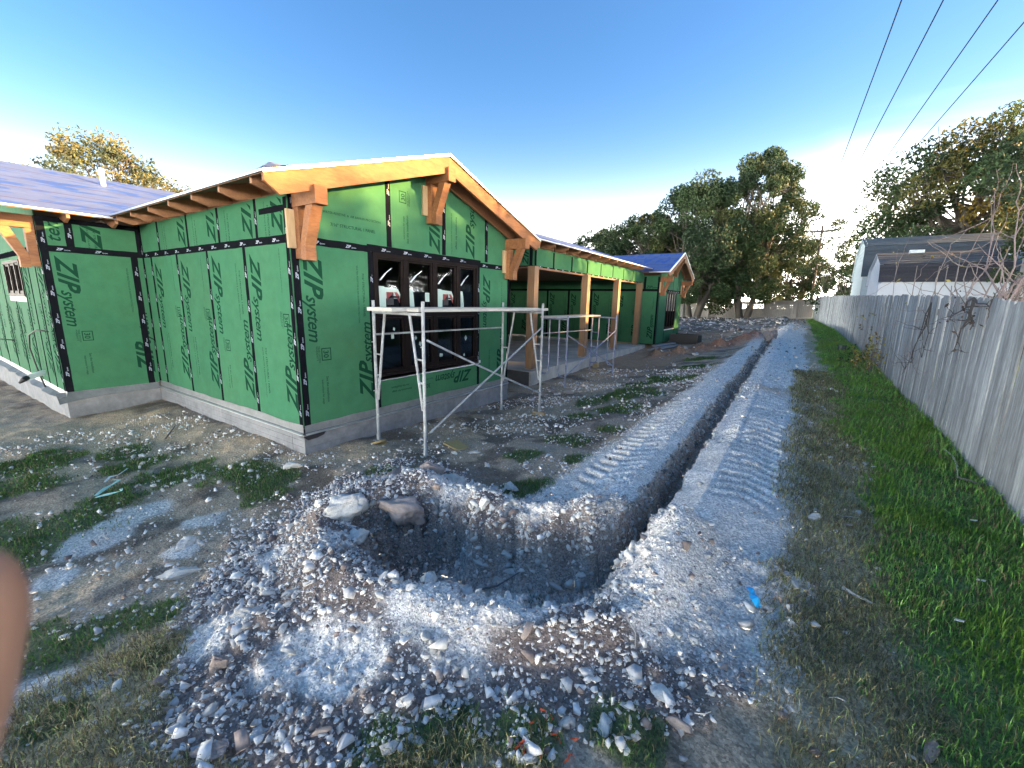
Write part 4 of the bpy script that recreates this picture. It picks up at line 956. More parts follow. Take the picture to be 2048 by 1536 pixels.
# clear the panel behind the window opening: the wall is simply not built there; dark room behind
winE = window(WE, wx0, wx1, wz0, wz1, [-13.43, -12.87])
stk(winE, WE, [(wx0, wz0-.10), (wx1, wz0-.10), (wx1, wz0-.01), (wx0, wz0-.01)], M_WHITE, .016, 'sill_tape')
WZ = dict(s0=20.62, s1=22.45)
winG = window(WGf, WZ['s0'], WZ['s1'], .66, 2.40, [21.08, 21.54, 22.0])
for k in range(4):
    a = 20.66+k*.455; stk(winG, WGf, [(a, 1.55-.02*k), (a+.38, 1.50), (a+.38, 2.34), (a, 2.34)], mat('brown_paper', (.33, .30, .24), .8), -.012, 'paper_cover')
stk(winG, WGf, [(20.6, .60), (22.5, .60), (22.5, .65), (20.6, .65)], M_WHITE, .02, 'sill_tape')

# --- rooms behind the windows (unlit) and interior faces
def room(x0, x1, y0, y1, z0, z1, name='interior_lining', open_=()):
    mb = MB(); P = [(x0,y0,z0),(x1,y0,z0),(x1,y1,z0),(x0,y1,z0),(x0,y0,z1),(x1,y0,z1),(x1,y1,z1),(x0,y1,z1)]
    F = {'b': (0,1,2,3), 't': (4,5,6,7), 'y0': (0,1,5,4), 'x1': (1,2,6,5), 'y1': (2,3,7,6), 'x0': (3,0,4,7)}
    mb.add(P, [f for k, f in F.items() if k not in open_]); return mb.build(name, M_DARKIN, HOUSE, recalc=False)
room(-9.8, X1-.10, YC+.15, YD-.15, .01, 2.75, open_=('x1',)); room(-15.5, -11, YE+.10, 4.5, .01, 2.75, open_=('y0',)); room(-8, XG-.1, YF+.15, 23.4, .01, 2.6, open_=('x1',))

# --- far wing
def roofzF(y): return 4.20-.40*abs(y-21.43)
def underF(y): return roofzF(y)-.10
YF2 = 23.56
for s0, s1, k in ((-13.2, -12.0, 'full'), (-12.0, -10.8, 'full2'), (-10.8, -9.6, 'full'), (-9.6, -8.4, 'full2'), (-8.4, -7.2, 'full'), (-7.2, -6.0, 'full2'), (-6.0, XG, None)):
    panel(WF, rect(s0, s1, .04, 2.42), k, extra=(None if k else (lambda t: (put_text(t, WF, logo_geo(), -5.38, .25, 1.1, 90), put_text(t, WF, text_geo('7/16" STRUCTURAL'), -5.45, 2.1, .5, -90)))))
    panel(WF, rect(s0, s1, 2.421, 3.05), None, extra=(None if k else (lambda t: put_text(t, WF, logo_geo(), -5.80, 2.50, .55, 0))))
    if s0 > -13: tape(WF, (s0, .04), (s0, 2.38), .10, prints=False)
tape(WF, (-13.2, 2.42), (XG, 2.42), .10, prints=False); tape(WF, (XG-.04, .04), (XG-.04, 3.0), .08, prints=False); tape(WF, (-5.86, 2.46), (-5.86, 3.0), .10, prints=False)
for s0, s1 in ((YF, 20.6), (22.47, YF2)): panel(WGf, rect(s0, s1, .04, 2.42))
panel(WGf, rect(20.6, 22.47, .04, .64)); 
def fpoly(s0, s1):
    pts = [(s0, 2.421), (s1, 2.421), (s1, underF(s1))]
    if s0 < 21.43 < s1: pts.append((21.43, underF(21.43)))
    return pts+[(s0, underF(s0))]
for s0, s1 in ((YF, 20.5), (20.5, 21.7), (21.7, 22.6), (22.6, YF2)): panel(WGf, fpoly(s0+.001, s1-.001))
tape(WGf, (YF, 2.43), (YF2, 2.43), .12); 
for s in (20.5, 21.7, 22.6): tape(WGf, (s, 2.5), (s, underF(s)), .05, prints=False)
tape(WGf, (20.62, .05), (20.62, .62), .04, prints=False); tape(WGf, (22.5, .05), (22.5, .62), .04, prints=False); tape(WGf, (YF+.03, .04), (YF+.03, 3.1), .05, prints=False)

# --- patio: slab, header, posts, ceiling, back wall
mb = MB(); mb.box((-13.2, 9.30, -.6), (-5.62, YF-.03, 0.0)); mb.build('patio_slab', M_SLAB, HOUSE)
mb = MB(); mb.box((-13.2, 9.28, -.62), (-5.68, 9.297, -.015)); mb.build('dark_membrane', mat('dark_grey_membrane', (.05, .052, .06), .6, var=.2, vscale=2), HOUSE)
mb = MB(); mb.box((XI+.5, YD, -.9), (X1-.3, YD+.012, 2.9)); mb.build('side_wall', M_ZIP, HOUSE)
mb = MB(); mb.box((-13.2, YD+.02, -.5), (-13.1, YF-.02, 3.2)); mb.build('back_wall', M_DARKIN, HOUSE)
for i in range(4):
    y = 10.2+i*2.1; mb = MB(); mb.box((-13.09, y, .02), (-13.05, y+.1, 2.5)); mb.build('wall_stud', M_POST, HOUSE)
mb = MB(); mb.box((-13.1, 9.9, 2.86), (XH-.06, YF-.02, 2.90)); mb.build('patio_ceiling', M_DECK, HOUSE)
hz = lambda y: 2.715
js = [YH, 10.88, 12.04, 13.19, 14.34, 15.50, 16.65, 17.8, YF-.02]
for i in range(8):
    panel(WH, rect(js[i], js[i+1], hz(0), 3.20), None)
    if i: tape(WH, (js[i], hz(0)+.02), (js[i], 3.16), .05 if i > 3 else .085, prints=False)
tape(WH, (YH, hz(0)+.012), (YF-.03, hz(0)+.012), .03)
tape(WH, (YH+.05, hz(0)), (YH+.05, 3.2), .10)
panel(WHe, rect(-6.75, XH, hz(0), 3.20), None, extra=lambda t: put_text(t, WHe, logo_geo(), -6.12, 2.75, .9, 90, clip=(-6.6, -6.0, 2.73, 3.18))); tape(WHe, (-6.75, hz(0)+.012), (XH, hz(0)+.012), .03, prints=False); tape(WHe, (-6.04, hz(0)), (-6.04, 3.2), .10, prints=False)
mb = MB(); mb.box((XH-.22, YH+.02, hz(0)-.045), (XH-.006, YF-.04, hz(0)-.002)); mb.box((XH-.22, YH+.02, hz(0)), (XH-.20, YF-.04, 2.85)); mb.build('header_beam', M_TIMBERX, HOUSE)
mb = MB(); mb.box((-12.9, YH+.02, hz(0)-.03), (XH-.25, YH+.22, 2.85)); mb.build('header_beam', M_TIMBERX, HOUSE)
for x0, y0 in ((-6.01, 9.62), (-6.05, 13.05), (-6.04, 15.9), (-6.04, 18.65)):
    mb = MB(); mb.box((x0, y0, .012), (x0+.215, y0+.215, hz(0)-.003 if x0 < -6.02 else hz(0)-.003)); mb.build('porch_post', M_POST, HOUSE)
    mb = MB(); mb.box((x0-.01, y0-.01, .002), (x0+.225, y0+.225, .010)); mb.build('post_base', M_METAL, HOUSE)
mb = MB(); mb.box((-9.0, 19.1, .0), (XH-.3, 19.25, .05)); mb.build('sill_plate', M_PALE, HOUSE)
for i in range(3):
    mb = MB(); mb.box((-8.8-i*.9, 8.3+i*.25, .02), (-8.65-i*.9, 8.45+i*.25, 2.75)); mb.build('wall_stud', M_TIMBER, HOUSE)

# --- roofs
def slab_roof(name, quad, th, m_, parent=HOUSE):
    """quad: four corners of the top surface"""
    q = [Vector(p) for p in quad]; mb = MB(); mb.add([*q, *[p-Vector((0, 0, th)) for p in q]], [(0,1,2,3),(7,6,5,4),(0,4,5,1),(1,5,6,2),(2,6,7,3),(3,7,4,0)]); return mb.build(name, m_, parent)
def roof_pair(x0, x1, yr, zr, hw, s, xlo0=None, xlo1=None):
    """ridge along X from x0 to x1 at yr,zr ; half width hw, slope s"""
    for sg in (-1, 1):
        ye = yr+sg*hw; ze = zr-s*hw; xl = x0
        slab_roof('roof_underlayment', [(xl, yr, zr), (x1, yr, zr), (x1, ye, ze), (xl, ye, ze)], .012, M_ROOF)
        slab_roof('roof_decking', [(xl, yr, zr-.0125), (x1-.006, yr, zr-.0125), (x1-.006, ye-sg*.006, ze-.0105), (xl, ye-sg*.006, ze-.0105)], .022, M_DECK)
roof_pair(-14.0, X1+.475, ridge1, 4.03, 2.88, .323)
roof_pair(-13.5, XG+.475, 21.43, 4.20, 2.56, .40)
for (xa, xb, za, zb2, y0, y1) in ((XE, XR, 3.058, ZR, 1.16, 9.2), (XR-4.4, XR, 3.05, ZR, 1.16, 9.2)):
    slab_roof('roof_underlayment', [(xa, y0, za), (xa, y1, za), (xb, y1, zb2), (xb, y0, zb2)], .012, M_ROOF)
    slab_roof('roof_decking', [(xa, y0+.006, za-.0125), (xa, y1, za-.0125), (xb, y1, zb2-.0125), (xb, y0+.006, zb2-.0125)], .022, M_DECK)
for (xa, xb, za, zb2) in ((-5.50, -9.1, 3.325, 4.49), (-13.2, -9.1, 3.17, 4.49)):
    slab_roof('roof_underlayment', [(xa, 8.05, za), (xa, 19.2, za), (xb, 19.2, zb2), (xb, 8.05, zb2)], .012, M_ROOF)
    slab_roof('roof_decking', [(xa-.006, 8.056, za-.0145), (xa-.006, 19.2, za-.0145), (xb, 19.2, zb2-.0125), (xb, 8.056, zb2-.0125)], .022, M_DECK)
# drip edges
def drip(a, b, out, h=.045):
    a = Vector(a); b = Vector(b); out = Vector(out)*.008; up = Vector((0, 0, 1)); mb = MB()
    mb.add([a+out+up*.006, b+out+up*.006, b+out-up*h, a+out-up*h, a+out*2.4-up*(h+.006), b+out*2.4-up*(h+.006), a-out*5+up*.007, b-out*5+up*.007], [(0,1,2,3),(3,2,5,4),(6,7,1,0)]); mb.build('drip_edge', M_METAL, HOUSE, recalc=False)
e0 = ridge1-2.88; e1 = ridge1+2.88; ze = 4.03-.323*2.88
drip((-9.95, e0, ze), (X1+.475, e0, ze), (0, -1, 0), .018); drip((-9.1, e1, ze), (X1+.475, e1, ze), (0, 1, 0), .018)
drip((X1+.477, e0, ze), (X1+.477, ridge1, 4.03), (1, 0, 0), .03); drip((X1+.477, ridge1, 4.03), (X1+.477, e1, ze), (1, 0, 0), .03)
drip((XE, 1.16, 3.058), (XE, 2.47, 3.058), (1, 0, 0), .015); drip((-5.50, 8.2, 3.325), (-5.50, 19.0, 3.325), (1, 0, 0), .018)
drip((XG+.477, 18.87, 4.2-.4*2.56), (XG+.477, 21.43, 4.2), (1, 0, 0), .03); drip((XG+.477, 21.43, 4.2), (XG+.477, 23.99, 4.2-.4*2.56), (1, 0, 0), .03)
drip((-5.6, 18.87, 4.2-.4*2.56), (XG+.477, 18.87, 4.2-.4*2.56), (0, -1, 0), .018)
# rake fascia boards
def rake(X, yr, zr, hw, s, depth=.235, th=.042, drop=.036, m_=M_TIMBER, name='rake_fascia', cut=.16):
    for sg in (-1, 1):
        ye = yr+sg*(hw-.01); top0 = zr-drop; topE = zr-s*(hw-.01)-drop
        poly = [(yr, top0), (ye, topE), (ye+0*sg, topE-.07), (ye-sg*cut, topE+s*cut-depth), (yr, top0-depth)]
        mb = MB(); mb.prism(poly, lambda a, b, d: (X+d, a, b), -th, 0); mb.build(name, m_, HOUSE)
rake(X1+.465, ridge1, 4.03, 2.88, .323); rake(XG+.465, 21.43, 4.20, 2.56, .40)
rake(X1+.10, ridge1, 4.03, 2.45, .323, depth=.19, m_=M_TIMBERX, name='lookout_rafter', drop=.04); rake(XG+.10, 21.43, 4.20, 2.2, .40, depth=.16, m_=M_TIMBERX, name='lookout_rafter', drop=.04)
mb = MB(); mb.prism([(XE-.01, 3.05-.036), (XE-.01, 2.95), (XE-.17, 2.86), (XR, ZR-.26), (XR, ZR-.036)], lambda a, b, d: (a, 1.17+d, b), 0, .042); mb.build('rake_fascia', M_TIMBER, HOUSE)
# rafter tails
def tail_mesh(axis, slope, L=.44, m_=M_TIMBERX, inner=.30):
    """profile: out from the wall (0..L), local z 0 at the roof underside over the wall face"""
    poly = [(-inner, slope*inner), (L, -slope*L), (L, -slope*L-.065), (L-.20, -slope*(L-.20)-.185), (-inner, slope*inner-.185)]
    mb = MB()
    fn = (lambda a, b, d: (d, -a, b)) if axis == 'y' else (lambda a, b, d: (a, d, b))
    mb.prism(poly, fn, -.02, .02); o = mb.build('rafter', m_); me = o.data; COL.objects.unlink(o); bpy.data.objects.remove(o); return me
tB = tail_mesh('y', .323, .46); zB = roofz1(YC)-.036
for k in range(7): place(tB, 'rafter', (-9.87+.785*k if k else -9.80, YC, zB), HOUSE)
tP = tail_mesh('x', .325, .42)
for k in range(12): place(tP, 'rafter', (XH, 9.42+.768*k, 3.325+.325*.45-.038-.0), HOUSE)
tD = tail_mesh('x', .323, .47)
for y in (1.93, 2.52): place(tD, 'rafter', (XI, y, 3.058+.323*.5-.038), HOUSE)
mb = MB(); mb.box((XI-.3, YC+.02, 3.03), (X1-.02, YC+.06, 3.2)); mb.build('rafter_blocking', M_TIMBERX, HOUSE)
for k in range(11):
    y = 9.42+.768*k; mb = MB(); mb.box((XH-.05, y+.025, 3.205), (XH-.02, y+.743, 3.42)); mb.build('rafter_blocking', M_TIMBERX, HOUSE)
# brackets
def bracket(wall, s, zb_, tip=.52, w=.14, long=True, pale=True):
    """knee bracket: horizontal beam with its underside at zb_, strut and wall post below it"""
    b = MB(); b.prism([(-.02, zb_), (tip, zb_), (tip, zb_+.20), (-.02, zb_+.20)], lambda d, z, a: wall.p(a, z, d), s-w/2-.008, s+w/2+.008); br = b.build('bracket', M_TIMBER, HOUSE)
    p = MB(); p.prism([(.014, zb_-.60), (.125, zb_-.60), (.125, zb_-.003), (.014, zb_-.003)], lambda d, z, a: wall.p(a, z, d), s-w/2, s+w/2); p.build('wall_post', M_TIMBER, br)
    q = MB(); q.prism([(.127, zb_-.42), (.235, zb_-.45), (.43, zb_-.003), (.29, zb_-.003)], lambda d, z, a: wall.p(a, z, d), s-w/2+.002, s+w/2-.002); q.prism([(.127, zb_-.62), (.235, zb_-.62), (.235, zb_-.452), (.127, zb_-.421)], lambda d, z, a: wall.p(a, z, d), s-w/2+.002, s+w/2-.002); q.build('strut', M_TIMBER, br)
    if pale:
        c = MB(); c.prism([(.0135, zb_-.48), (.05, zb_-.48), (.05, zb_-.03), (.0135, zb_-.03)], lambda d, z, a: wall.p(a, z, d), s-w/2-.10, s-w/2-.003); c.build('backing_board', M_PALE, br)
for s, z in ((3.07, 2.865), (ridge1, 3.625), (7.60, 2.865)): bracket(WG, s, z)
for s, z in ((19.42, 2.80), (21.43, 3.72), (23.4, 2.80)): bracket(WGf, s, z)
bracket(WE, -10.56, 2.80); bracket(WE, XR, 4.0)
# vent pipe and the fold of loose underlayment on the eave corner
mb = MB(); mb.tube([(-13.33, 3.24, 4.05), (-13.33, 3.24, 4.52)], .045, 12); mb.build('vent_pipe', M_WHITE, HOUSE)
mb = MB(); r = random.Random(3); vs = [(-5.25+.12*i+(.06 if j else 0), 2.47+.13*j, roofz1(2.47+.13*j)+.004+(.075 if (i == 2 and j == 1) else .02 if j == 1 and i in (1, 3) else 0)) for j in range(3) for i in range(5)]
mb.add(vs, [(j*5+i, j*5+i+1, j*5+i+6, j*5+i+5) for j in range(2) for i in range(4)]); mb.build('underlayment_fold', mat('grey_underlayment', (.16,.17,.22), .5), HOUSE, recalc=False)
# cable loops coming out of wall E and the D corner
mb = MB(); pts = [(-10.9, YE-.02, 1.10), (-11.3, YE-.10, 1.12), (-11.75, YE-.14, 1.0), (-11.95, YE-.14, .75), (-11.85, YE-.12, .45), (-11.75, YE-.10, .2), (-11.7, YE-.06, -.05)]
mb.tube(pts, .013, 6); mb.build('cable', M_BLACK, HOUSE, smooth=True)
mb = MB(); pts = [(-14.6, YE-.02, .7), (-14.9, YE-.2, .72), (-15.3, YE-.3, .6), (-15.5, YE-.32, .2), (-15.4, YE-.3, -.3)]
mb.tube(pts, .012, 6); mb.build('cable', M_BLACK, HOUSE, smooth=True)

# ------------------------------------------------------------------ FENCES
FP = [(1.30,-1.0),(1.55,2.5),(1.68,4.83),(1.73,8.0),(1.72,12.0),(1.84,18.8),(1.86,25.0),(1.60,31.0),(1.30,37.0),(1.02,46.6)]
def fence_pt(L):
    for (a, b) in zip(FP[:-1], FP[1:]):
        l = math.hypot(b[0]-a[0], b[1]-a[1])
        if L <= l or b == FP[-1]: t = L/l; return a[0]+(b[0]-a[0])*t, a[1]+(b[1]-a[1])*t, math.atan2(b[1]-a[1], b[0]-a[0])
        L -= l
side = thing('fence', 'long weathered grey picket fence running down the right side of the yard', 'fence', (1.7, 8, 0))
side['group'] = 'wooden fences around the yard'
def board_mesh(i, w=.138, h=1.84, t=.016):
    r = random.Random(500+i); mb = MB(); vs = []; n = 6
    for k in range(n):
        z = -.12+(h+.12)*k/(n-1); dx_ = r.uniform(-.003, .003); dy_ = r.uniform(-.004, .004)+.004*math.sin(k+i)
        vs += [(-t/2+dy_, -w/2+dx_, z), (-t/2+dy_+r.uniform(-.003, .003), w/2+dx_, z), (t/2+dy_, w/2+dx_, z), (t/2+dy_, -w/2+dx_, z)]
    vs[-3] = (vs[-3][0], vs[-3][1], vs[-3][2]+r.uniform(-.03, .01)); vs[-2] = (vs[-2][0], vs[-2][1], vs[-3][2])
    fs = [(3,2,1,0), tuple(range(4*n-4, 4*n))]
    for k in range(n-1):
        for j in range(4): a = k*4+j; b = k*4+(j+1) % 4; fs.append((a, b, b+4, a+4))
    mb.add(vs, fs); o = mb.build('fence_board', M_FENCE); me = o.data; COL.objects.unlink(o); bpy.data.objects.remove(o); return me
BRD = [board_mesh(i) for i in range(10)]
tot = sum(math.hypot(b[0]-a[0], b[1]-a[1]) for a, b in zip(FP[:-1], FP[1:]))
L = 2.0; nb = 0; rf = random.Random(9); far = []
def fence_z(x, y): return float(zb(np.array([x]), np.array([y]))[0])
while L < tot-.05:
    x, y, a = fence_pt(L); z = fence_z(x, y)+rf.uniform(-.018, .018)
    gap = rf.random() < .03
    me = BRD[rf.randrange(10)]
    lay_ = .012*(rf.random()-.5)
    if nb < 268:
        o = place(me, 'fence_board', (x+lay_, y, z), side, rot=(rf.gauss(0, .0035), rf.gauss(0, .006), a-PI/2+rf.gauss(0, .03))); nb += 1
    else: far.append((x+lay_, y, z, a))
    L += .1385+(.008 if gap else 0)+rf.uniform(0, .002)
mb = MB()
for x, y, z, a in far:
    mb.box((x-.008, y-.069, z-.1), (x+.008, y+.069, z+1.84))
mb.build('fence_boards_far', M_FENCE, side, kind='stuff')
L = 1.2; prev = None
while L < tot:
    x, y, a = fence_pt(L); z = fence_z(x, y); mb = MB(); mb.box((x+.055, y-.045, z-.1), (x+.145, y+.045, z+1.78)); mb.build('fence_post', M_FENCED, side)
    if prev:
        for h in (.35, 1.0, 1.6):
            mb = MB(); mb.bar((prev[0]+.035, prev[1], prev[2]+h), (x+.035, y, z+h), .04, .09); mb.build('fence_rail', M_FENCED, side)
    prev = (x, y, z); L += 2.44
# back fence seen from its rail side
BF0, BF1 = (-15.0, 46.9), (.95, 46.9)
back = thing('fence', 'dark board fence with a cap rail and posts closing the far end of the yard', 'fence', (-6, 46.9, 0)); back['group'] = 'wooden fences around the yard'
bays = [BF0[0]+i*(BF1[0]-BF0[0])/6.5 for i in range(8)]
bays = [b for b in bays if b < .95]+[.95]
for x0, x1 in zip(bays[:-1], bays[1:]):
    mb = MB(); x = x0; z = gz((x0+x1)/2, 46.2); z = .15+.65*sm((np.array([x0+8]))/9)[0]
    zz = np.interp((x0+x1)/2, [-15, -9.7, -4.1, .13, 1], [.05, .22, .55, .78, .82])
    while x < x1-.07:
        mb.box((x+.004, 46.95+rf.uniform(-.01, .01), zz-.05), (x+.138, 46.97, zz+1.68+rf.uniform(-.02, .02))); x += .142
    mb.build('fence_boards', M_FENCED, back, kind='stuff')
    mb = MB(); mb.box((x0, 46.80, zz+1.66), (x1, 46.99, zz+1.72)); mb.box((x0, 46.90, zz+1.50), (x1, 46.94, zz+1.655)); mb.build('cap_rail', mat('pale_cap_rail', (.24, .225, .20), .85, var=.2), back)
    mb = MB(); mb.box((x0, 46.88, zz-.15), (x1, 46.94, zz+.18)); mb.build('kick_board', M_FENCED, back)
    mb = MB(); mb.box((x0-.06, 46.76, zz-.2), (x0+.06, 46.88, zz+1.64)); mb.build('fence_post', M_FENCED, back)

# ------------------------------------------------------------------ SHEDS beyond the fence
def shingle_slope(parent, a, b, c, d, rows, m_, name='shingle_course', th=.014):
    """a-b the upper edge, d-c the lower edge; overlapping courses, each its own part"""
    a, b, c, d = map(Vector, (a, b, c, d)); nrm = (b-a).cross(d-a).normalized()
    if nrm.z < 0: nrm = -nrm
    for i in range(rows):
        t0, t1 = i/rows, min(1, (i+1.12)/rows)
        p0, p1 = a.lerp(d, t0), b.lerp(c, t0); q0, q1 = a.lerp(d, t1), b.lerp(c, t1)
        mb = MB(); lo = nrm*(th*1.6); hi = nrm*(th*.3)
        mb.add([p0+hi, p1+hi, q1+lo, q0+lo, p0-nrm*th, p1-nrm*th, q1-nrm*.0, q0-nrm*.0], [(0,1,2,3),(7,6,5,4),(3,2,6,7),(0,3,7,4),(1,5,6,2),(0,4,5,1)])
        mb.build(name, m_, parent)
def gambrel(label, x0, x1, y0, y1, zg, zw, zk, zr, ky, m1, m2, wallm, over=.08, lap=False, rows=(5, 6)):
    """shed with a gambrel roof, ridge along X; front wall at y0; knee set in by ky"""
    t = thing('shed', label, 'shed', ((x0+x1)/2, y0, zg)); yr = (y0+y1)/2
    mb = MB(); mb.box((x0, y0, zg-.3), (x1, y1, zw)); mb.build('wall', wallm, t)
    g = [(y0, zw), (y0+ky, zk), (yr, zr), (y1-ky, zk), (y1, zw)]
    for xa in (x0, x1-.02):
        mb = MB(); mb.prism(g, lambda a, b, d: (xa+d, a, b), 0, .02); mb.build('gable_wall', wallm, t)
    if lap:
        z = zg+.2
        while z < zr-.25:
            ya = y0 if z < zw else (y0+ky*(z-zw)/(zk-zw) if z < zk else y0+ky+(yr-y0-ky)*(z-zk)/(zr-zk)); yb = y0+y1-ya
            mb = MB(); mb.add([(x0-.004, ya, z+.16), (x0-.004, yb, z+.16), (x0-.028, yb, z), (x0-.028, ya, z), (x0, ya, z), (x0, yb, z)], [(0,1,2,3),(3,2,5,4)]); mb.build('siding_board', wallm, t, recalc=False); z += .155
    else:
        y = y0+.3
        while y < y1-.1:
            ztop = np.interp(y, [p[0] for p in g], [p[1] for p in g]); mb = MB(); mb.box((x0-.010, y, zg), (x0-.002, y+.03, ztop-.05)); mb.build('batten', wallm, t); y += .41
        x = x0+.4
        while x < x1: mb = MB(); mb.box((x, y0-.010, zg), (x+.035, y0-.002, zw-.03)); mb.build('batten', wallm, t); x += .41
    sh = over
    for sgn in (0, 1):
        f = (lambda y: y) if not sgn else (lambda y: y0+y1-y)
        shingle_slope(t, (x0-sh, f(yr), zr+.03), (x1+sh, f(yr), zr+.03), (x1+sh, f(y0+ky-.02), zk+.03), (x0-sh, f(y0+ky-.02), zk+.03), rows[0], m1)
        shingle_slope(t, (x0-sh, f(y0+ky-.03), zk+.015), (x1+sh, f(y0+ky-.03), zk+.015), (x1+sh, f(y0-.05), zw-.01), (x0-sh, f(y0-.05), zw-.01), rows[1], m2)
    for i in range(4):
        a, b = g[i], g[i+1]; mb = MB(); mb.bar((x0-.035, a[0], a[1]), (x0-.035, b[0], b[1]), .02, .09, up=(1, 0, 0)); mb.build('trim_board', wallm, t)
    return t
sh1 = gambrel('small white garden shed with a brown black gambrel roof just beyond the side fence', 2.05, 4.85, 18.0, 21.2, .35, 2.66, 3.20, 3.66, .28, M_SHINGLE, M_SHINGLED, M_SIDING)
mb = MB(); mb.box((2.75, 19.05, 3.62), (3.10, 19.25, 3.72)); mb.build('ridge_vent', M_WHITE, sh1)
mb = MB(); mb.box((3.0, 18.6, 3.42), (3.07, 18.67, 3.50)); mb.build('vent_cap', M_BLACK, sh1)
mb = MB(); mb.bar((2.02, 17.99, .4), (2.02, 17.99, 2.6), .06, .06, up=(1, 0, 0)); mb.build('corner_trim', M_SIDING, sh1)
sh2 = gambrel('larger shed with a slate grey roof and lapped siding behind the small white shed', 1.98, 7.2, 22.6, 26.6, .4, 3.1, 4.30, 4.78, .38, mat('slate_roof', (.075, .10, .115), .85, var=.25, vscale=6, bump=.5, objvar=.1), mat('dark_slate_roof', (.055, .07, .085), .85, var=.25, vscale=6, bump=.5, objvar=.1), mat('grey_lap_siding', (.42, .50, .52), .6, var=.08), lap=True, rows=(5, 8))
t = thing('outbuilding', 'white outbuilding with a sloping pale roof edge at the far right beyond the fence', 'shed', (6.5, 20, .4))
mb = MB(); mb.prism([(5.25, .3), (8.6, .3), (8.6, 2.35), (5.25, 3.62)], lambda a, b, d: (a, 19.0+d, b), 0, 3.0); mb.build('wall', M_SIDING, t)
mb = MB(); mb.bar((5.1, 18.93, 3.72), (8.7, 18.93, 2.36), .10, .13, up=(0, 0, 1)); mb.build('trim_board', mat('sage_trim', (.45, .55, .50), .6), t)
slab_roof('roof', [(5.1, 18.85, 3.82), (8.8, 18.85, 2.42), (8.8, 22.1, 2.42), (5.1, 22.1, 3.82)], .05, M_SHINGLED, t)

# ------------------------------------------------------------------ UTILITY POLE AND WIRES
up = thing('utility_pole', 'wooden utility pole with one crossarm rising above the trees beyond the back fence', 'utility pole', (.95, 55, .6))
mb = MB(); mb.tube([(.87, 55, .3), (.90, 55, 10.05)], [.15, .11], 10); mb.build('pole', mat('pole_wood', (.09, .07, .06), .9, var=.2), up)
mb = MB(); mb.box((-.12, 54.82, 9.38), (2.02, 54.97, 9.58)); mb.build('crossarm', mat('pole_wood', (.17, .13, .11)), up)
for xa in (.25, 1.55):
    mb = MB(); mb.bar((.89, 54.84, 8.8), (xa, 54.84, 9.42), .03, .03); mb.build('arm_brace', M_METAL, up)
for xa in (-.02, .5, 1.40, 1.93):
    mb = MB(); mb.tube([(xa, 54.9, 9.54), (xa, 54.9, 9.60), (xa, 54.9, 9.64), (xa, 54.9, 9.72)], [.03, .06, .06, .03], 8); mb.build('insulator', M_BLACK, up)
for k, (xn, xf, lab) in enumerate(((1.15, -.02, 'leftmost of the four overhead power lines'), (2.02, .5, 'second power line from the left'), (3.15, 1.40, 'third power line from the left'), (4.10, 1.93, 'rightmost of the four overhead power lines'))):
    mb = MB(); pts = []
    for i in range(41):
        y = -30+85*i/40+(0); tt = (y+30)/85.0; xx = np.interp(y, [-30, 15, 35, 55], [xn+.2, xn, xn-(xn-xf)*.35, xf]); sag = 4*.5*tt*(1-tt)
        pts.append((xx, y-.1, 9.72+.0-sag+.28*(1-tt)))
    mb.tube(pts, .016, 5); o = mb.build('power_line', mat('dark_cable', (.02,.025,.035), .9, spec=0.0)); tag(o, lab, 'power line', 'overhead power lines')

# ------------------------------------------------------------------ TREES
def branches(segs, n=6):
    mb = MB()
    for pts, rad in segs: mb.tube(pts, rad, n)
    return mb
def leaf_cloud(centres, per, leaf, spread, seed, cols, flat=.8, fill=.35):
    r = np.random.default_rng(seed); Cn = np.array([c[:3] for c in centres]); Rr = np.array([c[3] for c in centres]); n = len(Cn)*per
    idx = np.repeat(np.arange(len(Cn)), per); d = r.normal(size=(n, 3)); d /= np.linalg.norm(d, axis=1)[:, None]
    rad = (fill+(1-fill)*r.random(n)**.6)*Rr[idx]; P = Cn[idx]+d*rad[:, None]*np.array([1, 1, flat])
    # thin the leaves in random pockets so that sky shows through
    pk = vnoise(P[:, 0]*spread+P[:, 1]*.7, P[:, 2]*spread+P[:, 1]*.9, seed); keep = pk > .33; P = P[keep]; idx = idx[keep]; n = len(P)
    a = r.normal(size=(n, 3)); a /= np.linalg.norm(a, axis=1)[:, None]; b = np.cross(a, r.normal(size=(n, 3))); b /= np.linalg.norm(b, axis=1)[:, None]
    s = leaf*r.uniform(.6, 1.3, n)[:, None]; V = np.stack([P-a*s, P+b*s*.45, P+a*s, P-b*s*.45], 1)
    col = np.array(cols)[r.integers(0, len(cols), len(Cn))][idx]*r.uniform(.65, 1.35, n)[:, None]
    return V.reshape(-1, 3), np.arange(n*4).reshape(-1, 4), np.repeat(col, 4, 0)
GREEN = [(.036, .064, .026), (.030, .056, .028), (.040, .070, .028), (.046, .070, .030), (.028, .050, .024), (.07, .085, .03)]
